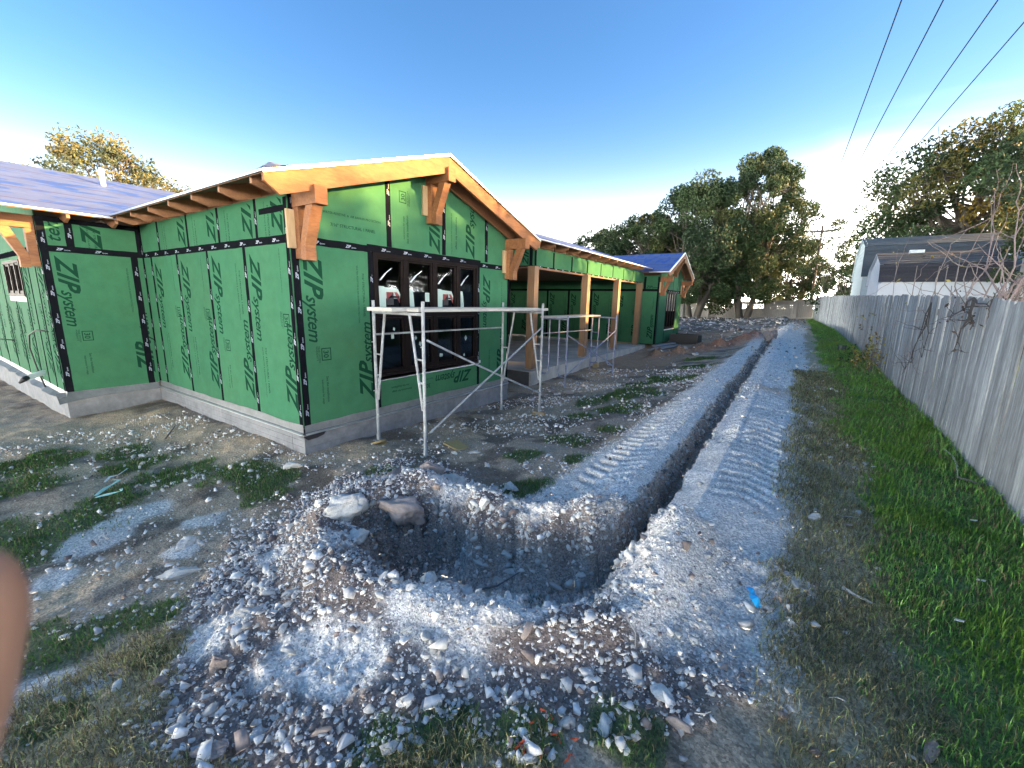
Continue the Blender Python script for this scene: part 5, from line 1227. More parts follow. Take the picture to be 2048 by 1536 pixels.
def make_tree(name, label, cat, loc, h, w, seed, cols=GREEN, leaf=.09, nc=40, per=420, trunk_h=.28, trunk_r=.22, lean=(0, 0), stems=1, base=.30, group=None, rc=(.16, .30), copy_of=None, rz=0, sc=1):
    t = thing(name, label, cat, loc, group)
    if copy_of is not None:
        for ch in copy_of.children:
            c = ch.copy(); COL.objects.link(c); c.parent = t; c.matrix_parent_inverse = Matrix.Identity(4); c.location = (0, 0, 0)
        t.rotation_euler[2] = rz; t.scale = (sc, sc, sc); return t
    r = random.Random(seed); cen = []; segs = []
    stem = []
    for s in range(stems):
        a = r.uniform(0, 6.28); k = (.0 if stems == 1 else .5)
        p0 = Vector((k*math.cos(a)*.5, k*math.sin(a)*.5, -.3)); p1 = Vector((k*math.cos(a)*w*.25+lean[0]*.4, k*math.sin(a)*w*.25+lean[1]*.4, h*trunk_h)); p2 = Vector((p1.x*1.6+lean[0]*.4, p1.y*1.6+lean[1]*.4, h*(trunk_h+.28)))
        mid = p0.lerp(p1, .5)+Vector((r.uniform(-.2, .2), r.uniform(-.2, .2), 0)); segs.append(([p0, mid, p1, p2], [trunk_r*1.25, trunk_r, trunk_r*.85, trunk_r*.4])); stem.append((p1, p2))
    for i in range(nc):
        a = i*2.4+r.uniform(-.5, .5); zt = base+(1-base)*((i+.5)/nc)**.85; prof = math.sin(PI*min(1, max(0.03, (zt-base*.6)/(1.02-base*.6))))**.55
        rr = w*.5*prof*math.sqrt(r.uniform(.15, 1)); c = Vector((rr*math.cos(a)+lean[0]*zt, rr*math.sin(a)+lean[1]*zt, h*zt*r.uniform(.90, 1.04)))
        cr_ = w*r.uniform(*rc)*.5; cen.append((c.x, c.y, c.z, cr_)); p1, p2 = stem[i % stems]
        st_ = p1.lerp(p2, r.uniform(0, 1)); m_ = st_.lerp(c, .55)+Vector((r.uniform(-.3, .3), r.uniform(-.3, .3), r.uniform(-.1, .4)))*w*.06
        segs.append(([st_, m_, c], [trunk_r*.38, trunk_r*.2, trunk_r*.06]))
        for q in range(3):
            e = c+Vector((r.gauss(0, 1), r.gauss(0, 1), r.gauss(0, .8))).normalized()*cr_*1.15; segs.append(([m_.lerp(c, .6), e], [trunk_r*.10, trunk_r*.03]))
    mb = branches(segs); mb.v = [(v[0]+loc[0], v[1]+loc[1], v[2]+loc[2]) for v in mb.v]; tr = mb.build('trunk', M_BARK, t, smooth=True, recalc=False)
    V, F, c_ = leaf_cloud(cen, per, leaf, 2.2/max(.6, w*.12), seed, cols); np_mesh('crown', V, F, M_LEAF, parent=t, colors=c_)
    return t
OLIVE = GREEN
oak = 'live oaks along the back of the yard'
T1 = make_tree('oak_tree', 'tallest dark oak in the middle of the group before the back fence', 'tree', (-4.2, 44.5, .55), 13.6, 8.4, 21, cols=OLIVE, leaf=.13, nc=76, per=820, trunk_r=.28, stems=2, base=.15, group=oak, lean=(.5, 0))
T2 = make_tree('oak_tree', 'many stemmed dark oak standing left in the group before the back fence', 'tree', (-8.3, 43.2, .40), 12.2, 10.0, 22, cols=GREEN, leaf=.13, nc=76, per=820, trunk_r=.24, stems=5, trunk_h=.22, base=.14, group=oak)
T3 = make_tree('oak_tree', 'rounded oak behind the far wing of the house, left of the many stemmed one', 'tree', (-14.5, 46, .3), 10.6, 8.5, 23, cols=GREEN, leaf=.13, nc=54, per=760, trunk_r=.22, stems=2, base=.22, group=oak)
make_tree('oak_tree', 'smaller oak furthest left behind the patio roof', 'tree', (-19.5, 48, .3), 9, 7, 0, group=oak, copy_of=T3, rz=1.3, sc=.92)
make_tree('oak_tree', 'thin crowned tree peeking over the patio roof', 'tree', (-25.0, 52, .3), 9, 7, 0, group=oak, copy_of=T1, rz=4.0, sc=.62)
make_tree('oak_tree', 'dense oak filling the gap behind the tallest oak', 'tree', (-5.6, 51, .5), 9, 7, 0, group=oak, copy_of=T3, rz=3.0, sc=1.0)
make_tree('oak_tree', 'dark low oak behind the fence between the two tallest crowns', 'tree', (-10.8, 50.5, .5), 9, 7, 0, group=oak, copy_of=T2, rz=5.0, sc=.8)
# beyond the side fence
OL2 = GREEN+GREEN+[(.17, .13, .03), (.13, .12, .03), (.10, .10, .03)]
R2 = make_tree('oak_tree', 'large olive leaved oak rising behind the sheds beyond the side fence', 'tree', (6.0, 29.5, .5), 9.4, 7.8, 31, cols=OL2, leaf=.10, nc=74, per=640, trunk_r=.26, stems=2, trunk_h=.34, base=.36, lean=(.3, 0), group='oaks beyond the side fence', rc=(.20, .34))
R1 = make_tree('oak_tree', 'near oak with drooping branches at the right edge over the sheds', 'tree', (8.6, 17.2, .3), 7.6, 8.8, 32, cols=OL2, leaf=.070, nc=76, per=760, trunk_r=.22, stems=2, trunk_h=.30, base=.30, group='oaks beyond the side fence', rc=(.18, .30))
make_tree('oak_tree', 'unseen oak added further right beyond the side fence to shade the gable wall', 'tree', (13.0, 15.8, .2), 9, 9, 0, group='oaks beyond the side fence', copy_of=R1, rz=2.2, sc=.95)  # out of view; added to screen the low sun from the gable wall
make_tree('oak_tree', 'unseen oak added right of the camera beyond the side fence to shade the hand', 'tree', (11.0, 6.6, .2), 9, 9, 0, group='oaks beyond the side fence', copy_of=R1, rz=5.1, sc=.92)  # added outside the view so that the hand falls in shade
make_tree('oak_tree', 'unseen oak added deep in the neighbouring yard to thicken the shade on the gable', 'tree', (19.5, 19.0, .4), 9, 9, 0, group='oaks beyond the side fence', copy_of=R2, rz=1.1, sc=.9)  # placed out of view to deepen the tree shade on the gable
make_tree('oak_tree', 'rearmost oak of the neighbouring yard', 'tree', (15.0, 46, .5), 9, 9, 0, group='oaks beyond the side fence', copy_of=R2, rz=3.9, sc=.95)
B1 = make_tree('bush', 'dark green bush rising behind the fence left of the sheds', 'bush', (3.3, 33.5, .5), 6.2, 4.4, 33, cols=GREEN, leaf=.07, nc=26, per=300, trunk_r=.06, stems=3, base=.10, trunk_h=.15, group='bushes behind the side fence')
make_tree('bush', 'dark drooping bush in front of the right part of the white shed', 'bush', (5.3, 16.3, .4), 4, 3, 0, group='bushes behind the side fence', copy_of=B1, rz=.7, sc=.78)
make_tree('oak_tree', 'low dark oak filling the corner between the back fence and the sheds', 'tree', (4.2, 45.5, .5), 4, 3, 0, group='oaks beyond the side fence', copy_of=T3, rz=.7, sc=.50)
make_tree('bush', 'rounder bush behind the fence nearest the back corner', 'bush', (2.1, 40, .6), 4, 3, 0, group='bushes behind the side fence', copy_of=B1, rz=2, sc=1.25)
make_tree('bush', 'taller yellowish bush under the utility pole', 'bush', (2.6, 47, .6), 4, 3, 0, group='bushes behind the side fence', copy_of=B1, rz=4, sc=1.15)
for i, (x, y, sc_, rz_, lab) in enumerate(((-1.0, 60, .75, .5, 'oak in the second row behind the right end of the back fence'), (-9.0, 59, .85, 1.5, 'oak in the second row behind the middle of the back fence'), (-17.0, 58, .85, 2.5, 'oak in the second row behind the left end of the back fence')  )):
    make_tree('oak_tree', lab, 'tree', (x, y, .3), 9, 9, 0, group=oak, copy_of=(T2, T3)[i % 2], rz=rz_, sc=sc_)
for i, (x, y, sc_, rz_, lab) in enumerate(((-2.5, 50.5, .75, 1, 'dark shrub showing between the trunks, nearest the right end of the back fence'), (-6.5, 51, .85, 2.5, 'dark shrub behind the middle of the back fence'), (-10.5, 50, .8, 3.3, 'dark shrub behind the trunks of the many stemmed oak'), (-14.5, 51, .9, 4.4, 'dark shrub behind the left end of the back fence'))):
    make_tree('bush', lab, 'bush', (x, y, .4), 4, 3, 0, group='shrubs beyond the back fence', copy_of=B1, rz=rz_, sc=sc_)
# autumn trees behind the house on the left
AUT = [(.11, .12, .05), (.13, .12, .05), (.09, .11, .055), (.11, .13, .06), (.15, .11, .05), (.08, .10, .06)]
A1 = make_tree('autumn_tree', 'yellow orange autumn tree behind the ridge of the main roof', 'tree', (-26.3, 6.6, -.5), 9.0, 5.2, 41, cols=AUT, leaf=.08, nc=52, per=420, trunk_r=.14, base=.35, rc=(.18, .34), group='autumn trees behind the main roof')
make_tree('autumn_tree', 'small autumn tree where the two roofs meet', 'tree', (-26.0, 9.4, -.5), 8, 4, 0, group='autumn trees behind the main roof', copy_of=A1, rz=2, sc=.83)
make_tree('autumn_tree', 'treetop just showing over the left end of the main roof', 'tree', (-26.5, 3.8, -.5), 8, 4, 0, group='autumn trees behind the main roof', copy_of=A1, rz=4, sc=.80)

# slabby blocks of bedrock in the far pit wall
for i, (x, z, s_, sc_) in enumerate(((-1.95,-.28,.11,(1.4,.5,.6)),(-1.78,-.40,.13,(1.5,.5,.5)),(-1.60,-.30,.10,(1.2,.5,.7)),(-1.48,-.42,.12,(1.5,.5,.5)),(-1.32,-.30,.10,(1.4,.5,.6)),(-1.22,-.42,.09,(1.2,.5,.6)),(-1.72,-.18,.09,(1.4,.5,.7)),(-1.40,-.16,.08,(1.3,.5,.6)),(-1.15,-.22,.08,(1.1,.5,.8)),(-1.88,-.48,.10,(1.3,.6,.5)),(-1.58,-.52,.10,(1.4,.6,.5)))):
    yw = max(2.4, min(2.95, next((y for y in np.arange(2.35, 3.1, .02) if gz(x, y) > z), 2.78)))
    o = place(ROCKM[i % 8], 'bedrock_block', (x, yw+.01, z), rot=(.2*math.sin(i*3), .15*math.cos(i*5), .3*math.sin(i*7)), scale=(s_*sc_[0], s_*sc_[1], s_*sc_[2])); tag(o, 'grey slab of bedrock exposed in the far wall of the pit', 'rock', 'bedrock slabs in the pit wall')

# ------------------------------------------------------------------ SCAFFOLDS
def scaffold(name, label, loc, frames, ztop, zbar, mat_, braces, legr=.0215, inset=.27, ladder=True, stub=.0):
    t = thing(name, label, 'scaffold', loc, 'scaffolds beside the house')
    for (ax, ay, az), (bx_, by_, bz) in frames:
        A = Vector((ax, ay, 0)); B = Vector((bx_, by_, 0)); u = (B-A).normalized(); mb = MB()
        mb.tube([A+Vector((0,0,zbar)), B+Vector((0,0,zbar))], legr*.95, 8)
        for P0, d, zb0 in ((A, u, az), (B, -u, bz)):
            a1 = P0+d*inset
            if ladder == 'v': pts = [a1+Vector((0,0,zbar)), P0+d*.035+Vector((0,0,zb0+.62))]
            else: pts = [a1+Vector((0,0,zbar)), a1+Vector((0,0,zb0+.38)), a1-d*.06+Vector((0,0,zb0+.30)), P0+Vector((0,0,zb0+.29))]
            mb.tube(pts, legr*.85, 8)
            for zz in ((zb0+1.28, zb0+.98) if ladder == 'v' else (zb0+1.25, zb0+.80)):
                if zz < zbar-.05:
                    k = (zz-(zb0+.62))/(zbar-(zb0+.62)) if ladder == 'v' else 1
                    q = P0+d*(.035+(inset-.035)*k) if ladder == 'v' else a1
                    mb.tube([P0+Vector((0,0,zz)), q+Vector((0,0,zz))], legr*.6, 6)
        f = mb.build('end_frame', mat_, t, smooth=False)
        for P0, zb0 in ((A, az), (B, bz)):
            m = MB(); m.tube([P0+Vector((0,0,zb0)), P0+Vector((0,0,ztop))], legr, 10); m.tube([P0+Vector((0,0,zb0+.02)), P0+Vector((0,0,zb0+.10))], legr*1.35, 10)
            for zz in (zb0+.35, zb0+.75, zb0+1.45):
                m.tube([P0+Vector((0,0,zz)), P0+Vector((.0,-.05,zz))], .008, 6)
            m.build('leg', mat_, f, smooth=False)
            m = MB(); m.box((P0.x-.06, P0.y-.06, zb0-.004), (P0.x+.06, P0.y+.06, zb0+.004)); m.build('base_plate', mat_, f)
    for p, q, sag in braces:
        p = Vector(p); q = Vector(q); pts = [p.lerp(q, i/8)-Vector((0, 0, sag*4*(i/8)*(1-i/8))) for i in range(9)]; m = MB(); m.tube(pts, .0145, 8); m.build('cross_brace', mat_, t)
    return t
zA, zB, zC_, zD = -.25, -.235, -.36, -.24
scaffold('scaffold', 'nearer galvanised frame scaffold standing in front of the dark gable window', (-4.35, 5.25, -.3),
   [((-4.92,3.85,zA), (-3.84,3.74,zB)), ((-4.72,6.70,zC_), (-3.82,6.66,zD))], 1.775, 1.615, M_SCAF,
   [((-3.80,3.76,1.30), (-3.79,6.64,.14), .02), ((-3.79,3.78,.10), (-3.80,6.64,1.36), -.0), ((-4.94,3.85,1.30), (-4.74,6.70,1.30), 0)], ladder='v')
m = MB(); m.box((-4.60, 3.50, 1.645), (-4.13, 7.02, 1.69)); pl = m.build('scaffold_plank', M_PLANK); tag(pl, 'long pale plank on top of the nearer scaffold, house side', 'plank', 'planks lying on the scaffolds')
m = MB(); m.box((-4.11, 3.72, 1.645), (-3.90, 7.00, 1.688)); pl = m.build('scaffold_plank', M_PLANK); tag(pl, 'narrow pale plank on top of the nearer scaffold, yard side', 'plank', 'planks lying on the scaffolds')
scaffold('scaffold', 'farther low scaffold with bluish legs in front of the patio slab', (-5, 10.8, -.35),
   [((-5.60,9.75,-.37), (-4.76,9.58,-.385)), ((-5.30,12.35,-.33), (-4.42,12.05,-.31))], 1.47, 1.385, M_SCAFB,
   [((-4.74,9.60,.98), (-4.41,12.03,-.02), 0), ((-4.74,9.60,-.02), (-4.41,12.03,1.02), 0), ((-5.6,9.77,.98), (-5.3,12.33,.98), 0)], ladder='u', legr=.022)
m = MB(); m.box((-5.42, 9.35, 1.412), (-4.95, 12.15, 1.455)); pl = m.build('scaffold_plank', M_PLANK); tag(pl, 'pale plank on top of the farther low scaffold', 'plank', 'planks lying on the scaffolds')

# ------------------------------------------------------------------ LOOSE THINGS ON THE GROUND
def item(mb, name, m_, label, cat, group=None, smooth=False): return tag(mb.build(name, m_, smooth=smooth), label, cat, group)
m = MB(); m.tube([(-4.90,3.82,-.335), (-4.90,3.82,-.285)], [.125,.125], 14); m.tube([(-4.90,3.83,-.284), (-4.91,3.83,-.256)], [.115,.105], 12); item(m, 'wood_block', M_OSB, 'round yellowish wood blocks stacked under the scaffold leg nearest the house corner', 'wood block')
m = MB(); m.prism([(-3.98,3.50),(-3.60,3.46),(-3.50,3.72),(-3.70,3.90),(-4.0,3.80)], lambda a, b, d: (a, b, -.295+d), 0, .052); item(m, 'footing_pad', M_CONC, 'flat grey pad under the front scaffold leg', 'pad')
m = MB(); m.prism([(-3.98,4.22),(-3.62,4.12),(-3.56,4.30),(-3.90,4.44)], lambda a, b, d: (a, b, gz(-3.8,4.28)+.01+d), 0, .018); item(m, 'board_scrap', M_OSB, 'yellow board scrap lying flat right of the grey pad', 'board')
m = MB(); m.bar((-3.96,6.60,-.285), (-3.68,6.70,-.285), .10, .045); m.bar((-3.93,6.65,-.2415), (-3.70,6.66,-.2415), .09, .040); item(m, 'wood_block', M_BLOCK, 'pair of pale wood blocks under the right front leg of the nearer scaffold', 'wood block')
for x, y, lab in ((-4.76,9.58,'thin pad under the left front leg of the far scaffold'), (-4.42,12.05,'thin pad under the right front leg of the far scaffold'), (-5.30,12.35,'thin pad under the back leg of the far scaffold')):
    m = MB(); m.tube([(x,y,gz(x,y)-.02), (x,y,-.392 if y < 10 else -.335+.02*(y < 12.2))], .14, 12); item(m, 'footing_pad', M_BLOCK, lab, 'pad', 'pads under the far scaffold')
m = MB(); m.box((-5.45,12.95,-.30), (-5.30,13.12,-.14)); item(m, 'wood_block', M_BLOCK, 'brown wood block standing against the patio slab', 'wood block')
m = MB(); m.bar((-5.5,12.6,-.30), (-4.75,12.35,-.30), .22, .03); item(m, 'board_scrap', M_BLOCK, 'brown board lying below the brown block by the patio slab', 'board')
for i, (a, b, w, h, lab) in enumerate((((-5.05,18.0,-.10), (-4.75,20.4,-.06), .22, .05, 'bottom grey board of the stack beside the far wing'), ((-4.85,17.9,-.045), (-4.40,20.3,.0), .20, .045, 'long grey board laid across the stack by the far wing'), ((-4.62,17.6,-.12), (-4.0,19.6,-.05), .16, .04, 'grey board lying on the yard side of the stack by the far wing'), ((-5.15,18.9,.0), (-4.75,20.9,.03), .18, .045, 'topmost grey board of the stack against the far wing wall'))):
    m = MB(); m.bar(a, b, w, h); item(m, 'board', mat('grey_board', (.30,.30,.31), .8, var=.2), lab, 'board', 'grey boards by the far wing')
z_ = gz(-4.3, 21.4); m = MB()
for q in (((-5.0,21.0,z_),(-3.75,21.04,z_+.42)), ((-5.0,22.0,z_),(-3.75,22.04,z_+.42)), ((-5.0,21.04,z_),(-4.96,22.0,z_+.42)), ((-3.79,21.04,z_),(-3.75,22.0,z_+.42)), ((-4.96,21.04,z_),(-3.79,22.0,z_+.04))): m.box(*q)
item(m, 'black_tub', M_BLACK, 'open black tub on the dirt right of the far wing', 'tub')
m = MB(); m.tube([(1.28,17.06,gz(1.28,17.06)), (1.28,17.06,gz(1.28,17.06)+.16)], [.12,.11], 10); m.tube([(1.28,17.06,gz(1.28,17.06)+.16), (1.28,17.06,gz(1.28,17.06)+.19)], [.13,.13], 10); item(m, 'pipe_stub', mat('dark_green_cap', (.05,.07,.06), .6), 'small dark capped pipe in the grass near the fence', 'pipe cap')
# cable sleeve at wall E
m = MB(); m.bar((-11.155,1.5,.361), (-10.86,1.25,.335), .05, .075); item(m, 'cable_sleeve', M_WHITE, 'white plastic sleeve at the cable loop by the left foundation', 'sleeve')
m = MB(); m.tube([(-10.86,1.25,.335), (-10.80,1.20,.31), (-10.82,1.15,.26)], [.045,.04,.015], 8); item(m, 'cable_end', M_BLACK, 'black taped end hanging from the white sleeve', 'cable end')
# strapping, scraps, sticks
def gpts(L, dz=.02): return [(x, y, gz(x, y)+dz) for x, y in L]
def ribbon(pts, w, name, m_, label, cat, group=None):
    pts = [Vector(p) for p in pts]; m = MB(); vs = []
    for i, p in enumerate(pts):
        d = (pts[min(i+1, len(pts)-1)]-pts[max(i-1, 0)]); n_ = Vector((-d.y, d.x, 0)).normalized()*w/2; vs += [p-n_, p+n_+Vector((0, 0, .012*math.sin(i*2.1))), p+n_+Vector((0, 0, .0012+.012*math.sin(i*2.1))), p-n_+Vector((0, 0, .0012))]
    fs = [];
    for i in range(len(pts)-1):
        for k in range(4): a = i*4+k; b = i*4+(k+1) % 4; fs.append((a, b, b+4, a+4))
    m.add(vs, fs); return item(m, name, m_, label, cat, group)
M_STRAP = mat('pale_green_strap', (.45,.72,.60), .5)
ribbon(gpts([(-6.07,1.01),(-6.03,1.10),(-5.99,1.21),(-6.05,1.22)], .03), .035, 'strap', M_STRAP, 'pale green strapping strip folded on the left grass, lower piece', 'strap', 'strips of pale green strapping')
ribbon(gpts([(-6.1,1.02),(-6.22,1.12),(-6.36,1.22),(-6.45,1.30),(-6.5,1.26)], .035), .04, 'strap', M_STRAP, 'pale green strapping strip running up the left grass, zigzag piece', 'strap', 'strips of pale green strapping')
ribbon(gpts([(-6.5,1.18),(-6.6,1.25),(-6.62,1.33),(-6.78,1.46)], .03), .02, 'strap', M_WHITE, 'thin white strap end at the top of the zigzag strip', 'strap', 'strips of pale green strapping')
ribbon([(-.02,2.63,gz(0,2.6)+.06),(-.005,2.60,gz(0,2.6)+.055),(.02,2.585,gz(0,2.6)+.03)], .045, 'plastic_scrap', mat('bright_blue_plastic', (.02,.42,.80), .4), 'bright blue plastic scrap standing among the white stones', 'plastic scrap', 'bright blue plastic scraps')
ribbon([(-.05,2.70,gz(0,2.7)+.045),(-.03,2.67,gz(0,2.7)+.05),(-.02,2.64,gz(0,2.7)+.05)], .03, 'plastic_scrap', mat('bright_blue_plastic', (.02,.42,.80)), 'small bright blue flap behind the larger blue scrap', 'plastic scrap', 'bright blue plastic scraps')
M_ORG = mat('orange_netting', (.62,.09,.02), .6)
r = random.Random(5)
for i in range(14):
    x = -.62+r.uniform(-.10, .12); y = 1.22+r.uniform(-.10, .12); a = r.uniform(0, 3.1); l = r.uniform(.02, .05)
    ribbon(gpts([(x, y), (x+l*math.cos(a)*.6, y+l*math.sin(a)*.6), (x+l*math.cos(a+.5), y+l*math.sin(a+.5))], .012), .004, 'plastic_shred', M_ORG, 'thin orange plastic shred in the bottom edge grass', 'plastic shred', 'orange plastic shreds')
def stick(L, rad, label, m_=M_TWIG, dz=.02, name='stick', group='sticks on the ground'):
    m = MB(); m.tube(gpts(L, dz), [rad]*(len(L)-1)+[rad*.5], 6); return item(m, name, m_, label, 'stick', group)
M_PSTICK = mat('bleached_stick', (.48,.46,.40), .8)
stick([(.44,3.10),(.50,3.05),(.585,3.03)], .010, 'short bleached stick in the grass right of the straw', M_PSTICK)
stick([(1.60,6.72),(1.62,6.45),(1.58,6.1),(1.50,5.7)], .008, 'curved pale stem lying at the foot of the fence', M_PSTICK, .04)
stick([(1.50,5.72),(1.58,5.66),(1.64,5.58)], .010, 'short forked stem below the curved pale stem', M_TWIG, .04)
stick([(-7.69,2.12),(-7.95,2.28),(-8.2,2.42)], .012, 'thin stick on the dirt before the left wall corner')
stick([(-1.85,2.35),(-1.7,2.40),(-1.52,2.46)], .008, 'thin root lying across the pit floor', M_TWIG, .06)
stick([(-1.12,2.85),(-1.04,2.78),(-.98,2.70)], .006, 'root hanging at the pit end of the trench', M_TWIG, .03)
for i in range(10):
    x = r.uniform(-.6, .8); y = r.uniform(1.5, 2.6) if x < .3 else r.uniform(2.0, 4.5); a = r.uniform(0, 3.1); l = r.uniform(.06, .14)
    stick([(x, y), (x+l*.5*math.cos(a), y+l*.5*math.sin(a)), (x+l*math.cos(a+.4), y+l*math.sin(a+.4))], .0025, 'long straw stalk lying on the dry grass', M_PSTICK, .03, 'straw_stalk', 'straw stalks on the dry grass')
M_DLEAF = mat('dead_leaf', (.36,.20,.09), .7)
for i in range(46):
    x, y = (r.uniform(-2.4, 1.3), r.uniform(.8, 4.5)); 
    if masks(np.array([x]), np.array([y]))['pit'][0] > .3 or abs(x+.9) < .2: continue
    a = r.uniform(0, 6.2); l = r.uniform(.012, .026); z = gz(x, y)+.012; m = MB()
    m.add([(x-l*math.cos(a), y-l*math.sin(a), z), (x+.4*l*math.sin(a), y-.4*l*math.cos(a), z+.006), (x+l*math.cos(a), y+l*math.sin(a), z+.004), (x-.4*l*math.sin(a), y+.4*l*math.cos(a), z+.008)], [(0,1,2),(0,2,3)])
    item(m, 'dead_leaf', M_DLEAF, 'small curled brown leaf on the near ground', 'leaf', 'dead leaves on the near ground')

# ------------------------------------------------------------------ BARE SHRUBS, VINES AND WEEDS AT THE FENCE
def bare(name, label, cat, base, tips, seed, m_, r0=.016, twigs=5, leaves=None, group=None, front=False, depth=2):
    r = random.Random(seed); t = thing(name, label, cat, base, group); mb = MB(); ends = []
    def grow(p, q, rad, lvl):
        p = Vector(p); q = Vector(q); L_ = (q-p).length; pts = [p]
        for i in range(1, 6): pts.append(p.lerp(q, i/5)+Vector((r.gauss(0, .035), r.gauss(0, .05), r.gauss(0, .035)))*L_*.6*(0 if i == 5 else 1))
        mb.tube(pts, [rad*(1-.12*i) for i in range(6)], 5)
        ends.append(pts[-1])
        if lvl > 0:
            for _ in range(twigs):
                k = r.randrange(2, 6); d = Vector((r.gauss(0, .45), r.gauss(0, 1), r.gauss(.35, .7))).normalized(); grow(pts[k], pts[k]+d*L_*r.uniform(.22, .42), rad*.5, lvl-1)
    for q in tips: grow(base, q, r0, depth-1)
    mb.build('stems', m_, t, recalc=False)
    if leaves:
        n_, sz, cols = leaves; rr = np.random.default_rng(seed); V = []; Cc = []
        for i in range(n_):
            c = ends[rr.integers(0, len(ends))]; c = np.array(c)+rr.normal(0, .05, 3)-np.array(base); a = rr.normal(size=3); a /= np.linalg.norm(a); b = np.cross(a, rr.normal(size=3)); b /= np.linalg.norm(b); s_ = sz*rr.uniform(.6, 1.3)
            V += [c-a*s_, c+b*s_*.5, c+a*s_, c-b*s_*.5]; Cc += [np.array(cols[rr.integers(0, len(cols))])*rr.uniform(.7, 1.3)]*4
        np_mesh('leaves', np.array(V), np.arange(len(V)).reshape(-1, 4), M_LEAF, parent=t, colors=np.array(Cc))
    return t
YEL = [(.30,.26,.04), (.24,.22,.05), (.14,.17,.04), (.20,.12,.04), (.36,.30,.10)]
bare('weed', 'yellow leaved weed growing at the foot of the fence', 'weed', (1.55,12.4,.27), [(1.35,12.2,.75),(1.5,12.7,.95),(1.45,12.1,1.0),(1.2,12.5,.6),(1.6,12.0,.8),(1.5,12.9,1.15)], 61, M_TWIG, .008, 5, (330, .035, YEL), 'weeds at the fence')
bare('weed', 'darker low weed just left of the yellow leaved weed', 'weed', (1.45,13.8,.30), [(1.2,13.6,.6),(1.3,14.1,.75),(1.5,13.5,.7),(1.1,13.9,.5)], 62, M_TWIG, .007, 5, (240, .035, YEL+GREEN), 'weeds at the fence')
bare('weed', 'tall thin weed stalk against the fence behind the weeds', 'weed', (1.62,15.2,.33), [(1.6,15.0,1.7),(1.55,15.6,1.3)], 63, M_TWIG, .007, 4, (40, .035, YEL), 'weeds at the fence')
M_SPECK = mat('pale_litter', (.55, .57, .55), .6)
for i, (x, y) in enumerate(((1.15,3.6),(1.35,4.6),(.95,3.1),(1.2,2.75),(.85,5.6),(1.3,3.05))):
    m = MB(); z = gz(x, y)+.045; m.prism([(x-.02, y-.006), (x+.018, y-.010), (x+.024, y+.004), (x-.012, y+.010)], lambda a, b, d: (a, b, z+d+.2*(a-x)), 0, .004)
    item(m, 'litter_chip', M_SPECK, 'pale chip of litter lying on the green grass strip', 'litter', 'pale chips on the grass strip')
for i, (p, q, lab) in enumerate((((2.05,14.6,.4), [(2.0,15.1,3.05)], 'first bare sapling from the left above the fence, before the white shed'), ((2.05,12.6,.4), [(2.0,12.75,2.75),(2.1,12.5,2.4)], 'second bare sapling from the left above the fence'), ((2.05,11.2,.4), [(2.1,10.9,2.9),(2.05,11.1,2.6)], 'third bare sapling from the left above the fence'))):
    bare('bare_sapling', lab, 'sapling', p, q, 70+i, M_TWIG, .014, 4, (10, .03, YEL), 'bare saplings behind the fence')
bare('bare_shrub', 'arching bare shrub behind the fence, left of the pinkish tangle', 'shrub', (2.0,8.6,1.2), [(2.1,10.2,2.75),(2.05,9.4,2.5),(2.05,7.9,2.6),(2.1,10.8,2.6),(2.0,9.8,2.2)], 75, M_TWIG, .014, 4, (26, .035, YEL), 'bare shrubs behind the fence')
bare('bare_shrub', 'pinkish tangle of dead branches leaning over the fence top', 'shrub', (1.95,7.2,1.3), [(2.0,8.6,3.05),(1.95,7.5,2.95),(2.0,7.0,2.7),(1.9,6.6,2.35),(1.95,6.9,2.25),(1.9,7.4,2.3),(2.0,7.8,2.4),(1.9,6.4,2.2)], 76, mat('pinkish_twig', (.21,.165,.16), .9, var=.2), .013, 9, None, 'bare shrubs behind the fence')
bare('dead_vine', 'dark dead vine hanging down the fence below the pinkish tangle', 'vine', (1.62,6.95,1.95), [(1.63,7.05,1.70),(1.60,7.15,1.35),(1.62,6.4,1.85),(1.60,7.6,1.70),(1.60,6.75,1.6)], 77, M_VINE, .012, 7, (30, .03, [(.07,.05,.04)]), 'dead vines on the fence')
bare('dead_vine', 'thin grey vine creeping down the middle of the fence', 'vine', (1.64,8.9,1.92), [(1.64,9.0,1.35),(1.63,9.35,.95),(1.62,8.7,1.1),(1.63,9.7,.8)], 78, M_VINE, .010, 5, None, 'dead vines on the fence')
bare('dead_vine', 'thin twiggy vine low on the fence right of the weeds', 'vine', (1.63,9.6,1.1), [(1.62,10.6,.75),(1.61,8.6,.85),(1.62,10.2,1.0)], 79, M_TWIG, .006, 4, None, 'dead vines on the fence')

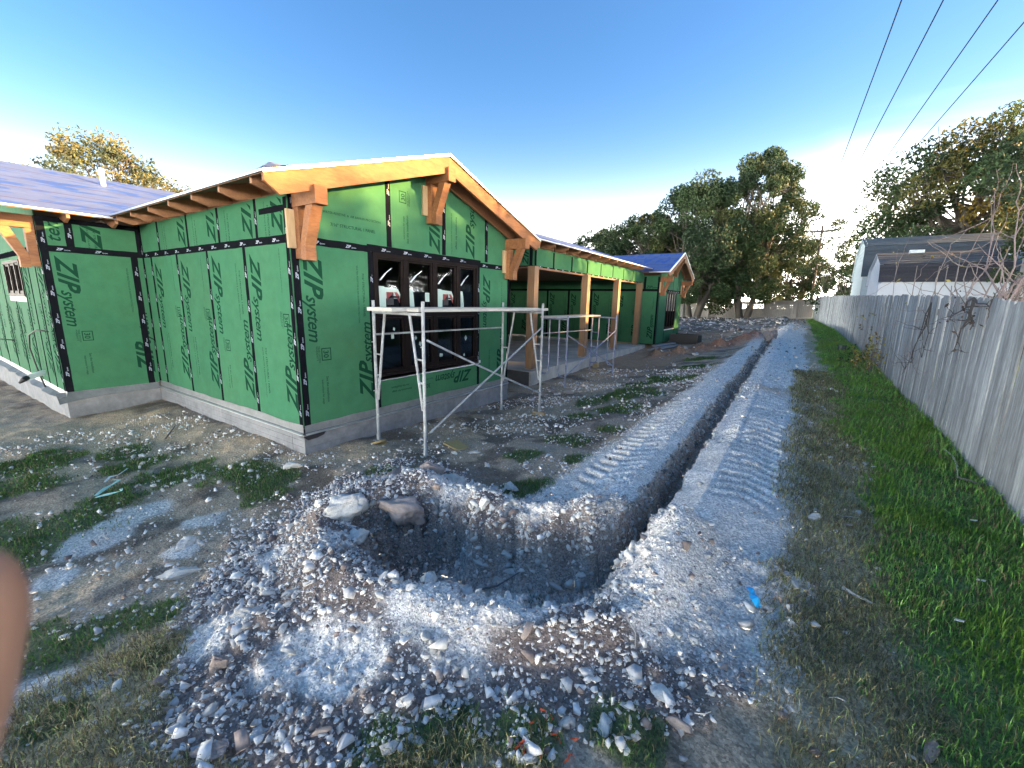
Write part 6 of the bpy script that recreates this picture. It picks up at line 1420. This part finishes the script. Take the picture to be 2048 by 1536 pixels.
# ------------------------------------------------------------------ THE HAND OF THE PERSON TAKING THE PICTURE
def C2W(p): return mw @ Vector(p)
def skin_mesh(name, chains, mats_, parent):
    bm = bmesh.new(); me = bpy.data.meshes.new(name); vs = []; rad = []
    for k, ch in enumerate(chains):
        prev = None
        for i, (x, y, z, r_) in enumerate(ch):
            if i == 0 and k > 0: v = vs[0]
            else: v = bm.verts.new(C2W((x, y, z))-wloc(parent)); vs.append(v); rad.append(r_)
            if prev: bm.edges.new((prev, v))
            prev = v
    bm.to_mesh(me); bm.free(); o = bpy.data.objects.new(name, me); COL.objects.link(o); o.parent = parent
    md = o.modifiers.new('s', 'SKIN'); sub = o.modifiers.new('d', 'SUBSURF'); sub.levels = 2; sub.render_levels = 2
    sv = me.skin_vertices[0].data
    for i, r_ in enumerate(rad): sv[i].radius = (r_, r_)
    sv[0].use_root = True
    bpy.context.view_layer.update(); me2 = bpy.data.meshes.new_from_object(o.evaluated_get(bpy.context.evaluated_depsgraph_get()))
    o.modifiers.clear(); o.data = me2; me2.name = name; me2.materials.clear(); me2.materials.append(mats_); me2.polygons.foreach_set('use_smooth', [True]*len(me2.polygons)); bpy.data.meshes.remove(me); return o
P0 = C2W((-.075, -.20, .05)); hand = thing('person', 'hand of the photographer with one finger bulging into the left edge of the view', 'person', P0)
skin_mesh('hand', [
  [(-.085,-.150,.020,.021), (-.084,-.118,-.004,.0125), (-.0815,-.088,-.030,.0100), (-.0770,-.058,-.0500,.0092), (-.0750,-.0330,-.0545,.0094), (-.0742,-.0205,-.0550,.0078)],
  [(0,0,0,0), (-.066,-.140,-.012,.0120), (-.062,-.135,-.040,.0098), (-.070,-.118,-.056,.0088), (-.082,-.112,-.052,.0080)],
  [(0,0,0,0), (-.058,-.158,-.006,.0115), (-.052,-.155,-.034,.0094), (-.062,-.142,-.050,.0084), (-.074,-.138,-.046,.0076)],
  [(0,0,0,0), (-.056,-.176,.004,.0105), (-.052,-.176,-.020,.0084), (-.060,-.166,-.034,.0076), (-.070,-.162,-.032,.0070)],
  [(0,0,0,0), (-.108,-.140,.010,.0130), (-.120,-.112,-.004,.0105), (-.118,-.088,-.012,.0092)],
  [(0,0,0,0), (-.078,-.200,.050,.027), (-.072,-.235,.085,.026), (-.066,-.28,.12,.028)],
], M_SKIN, hand)
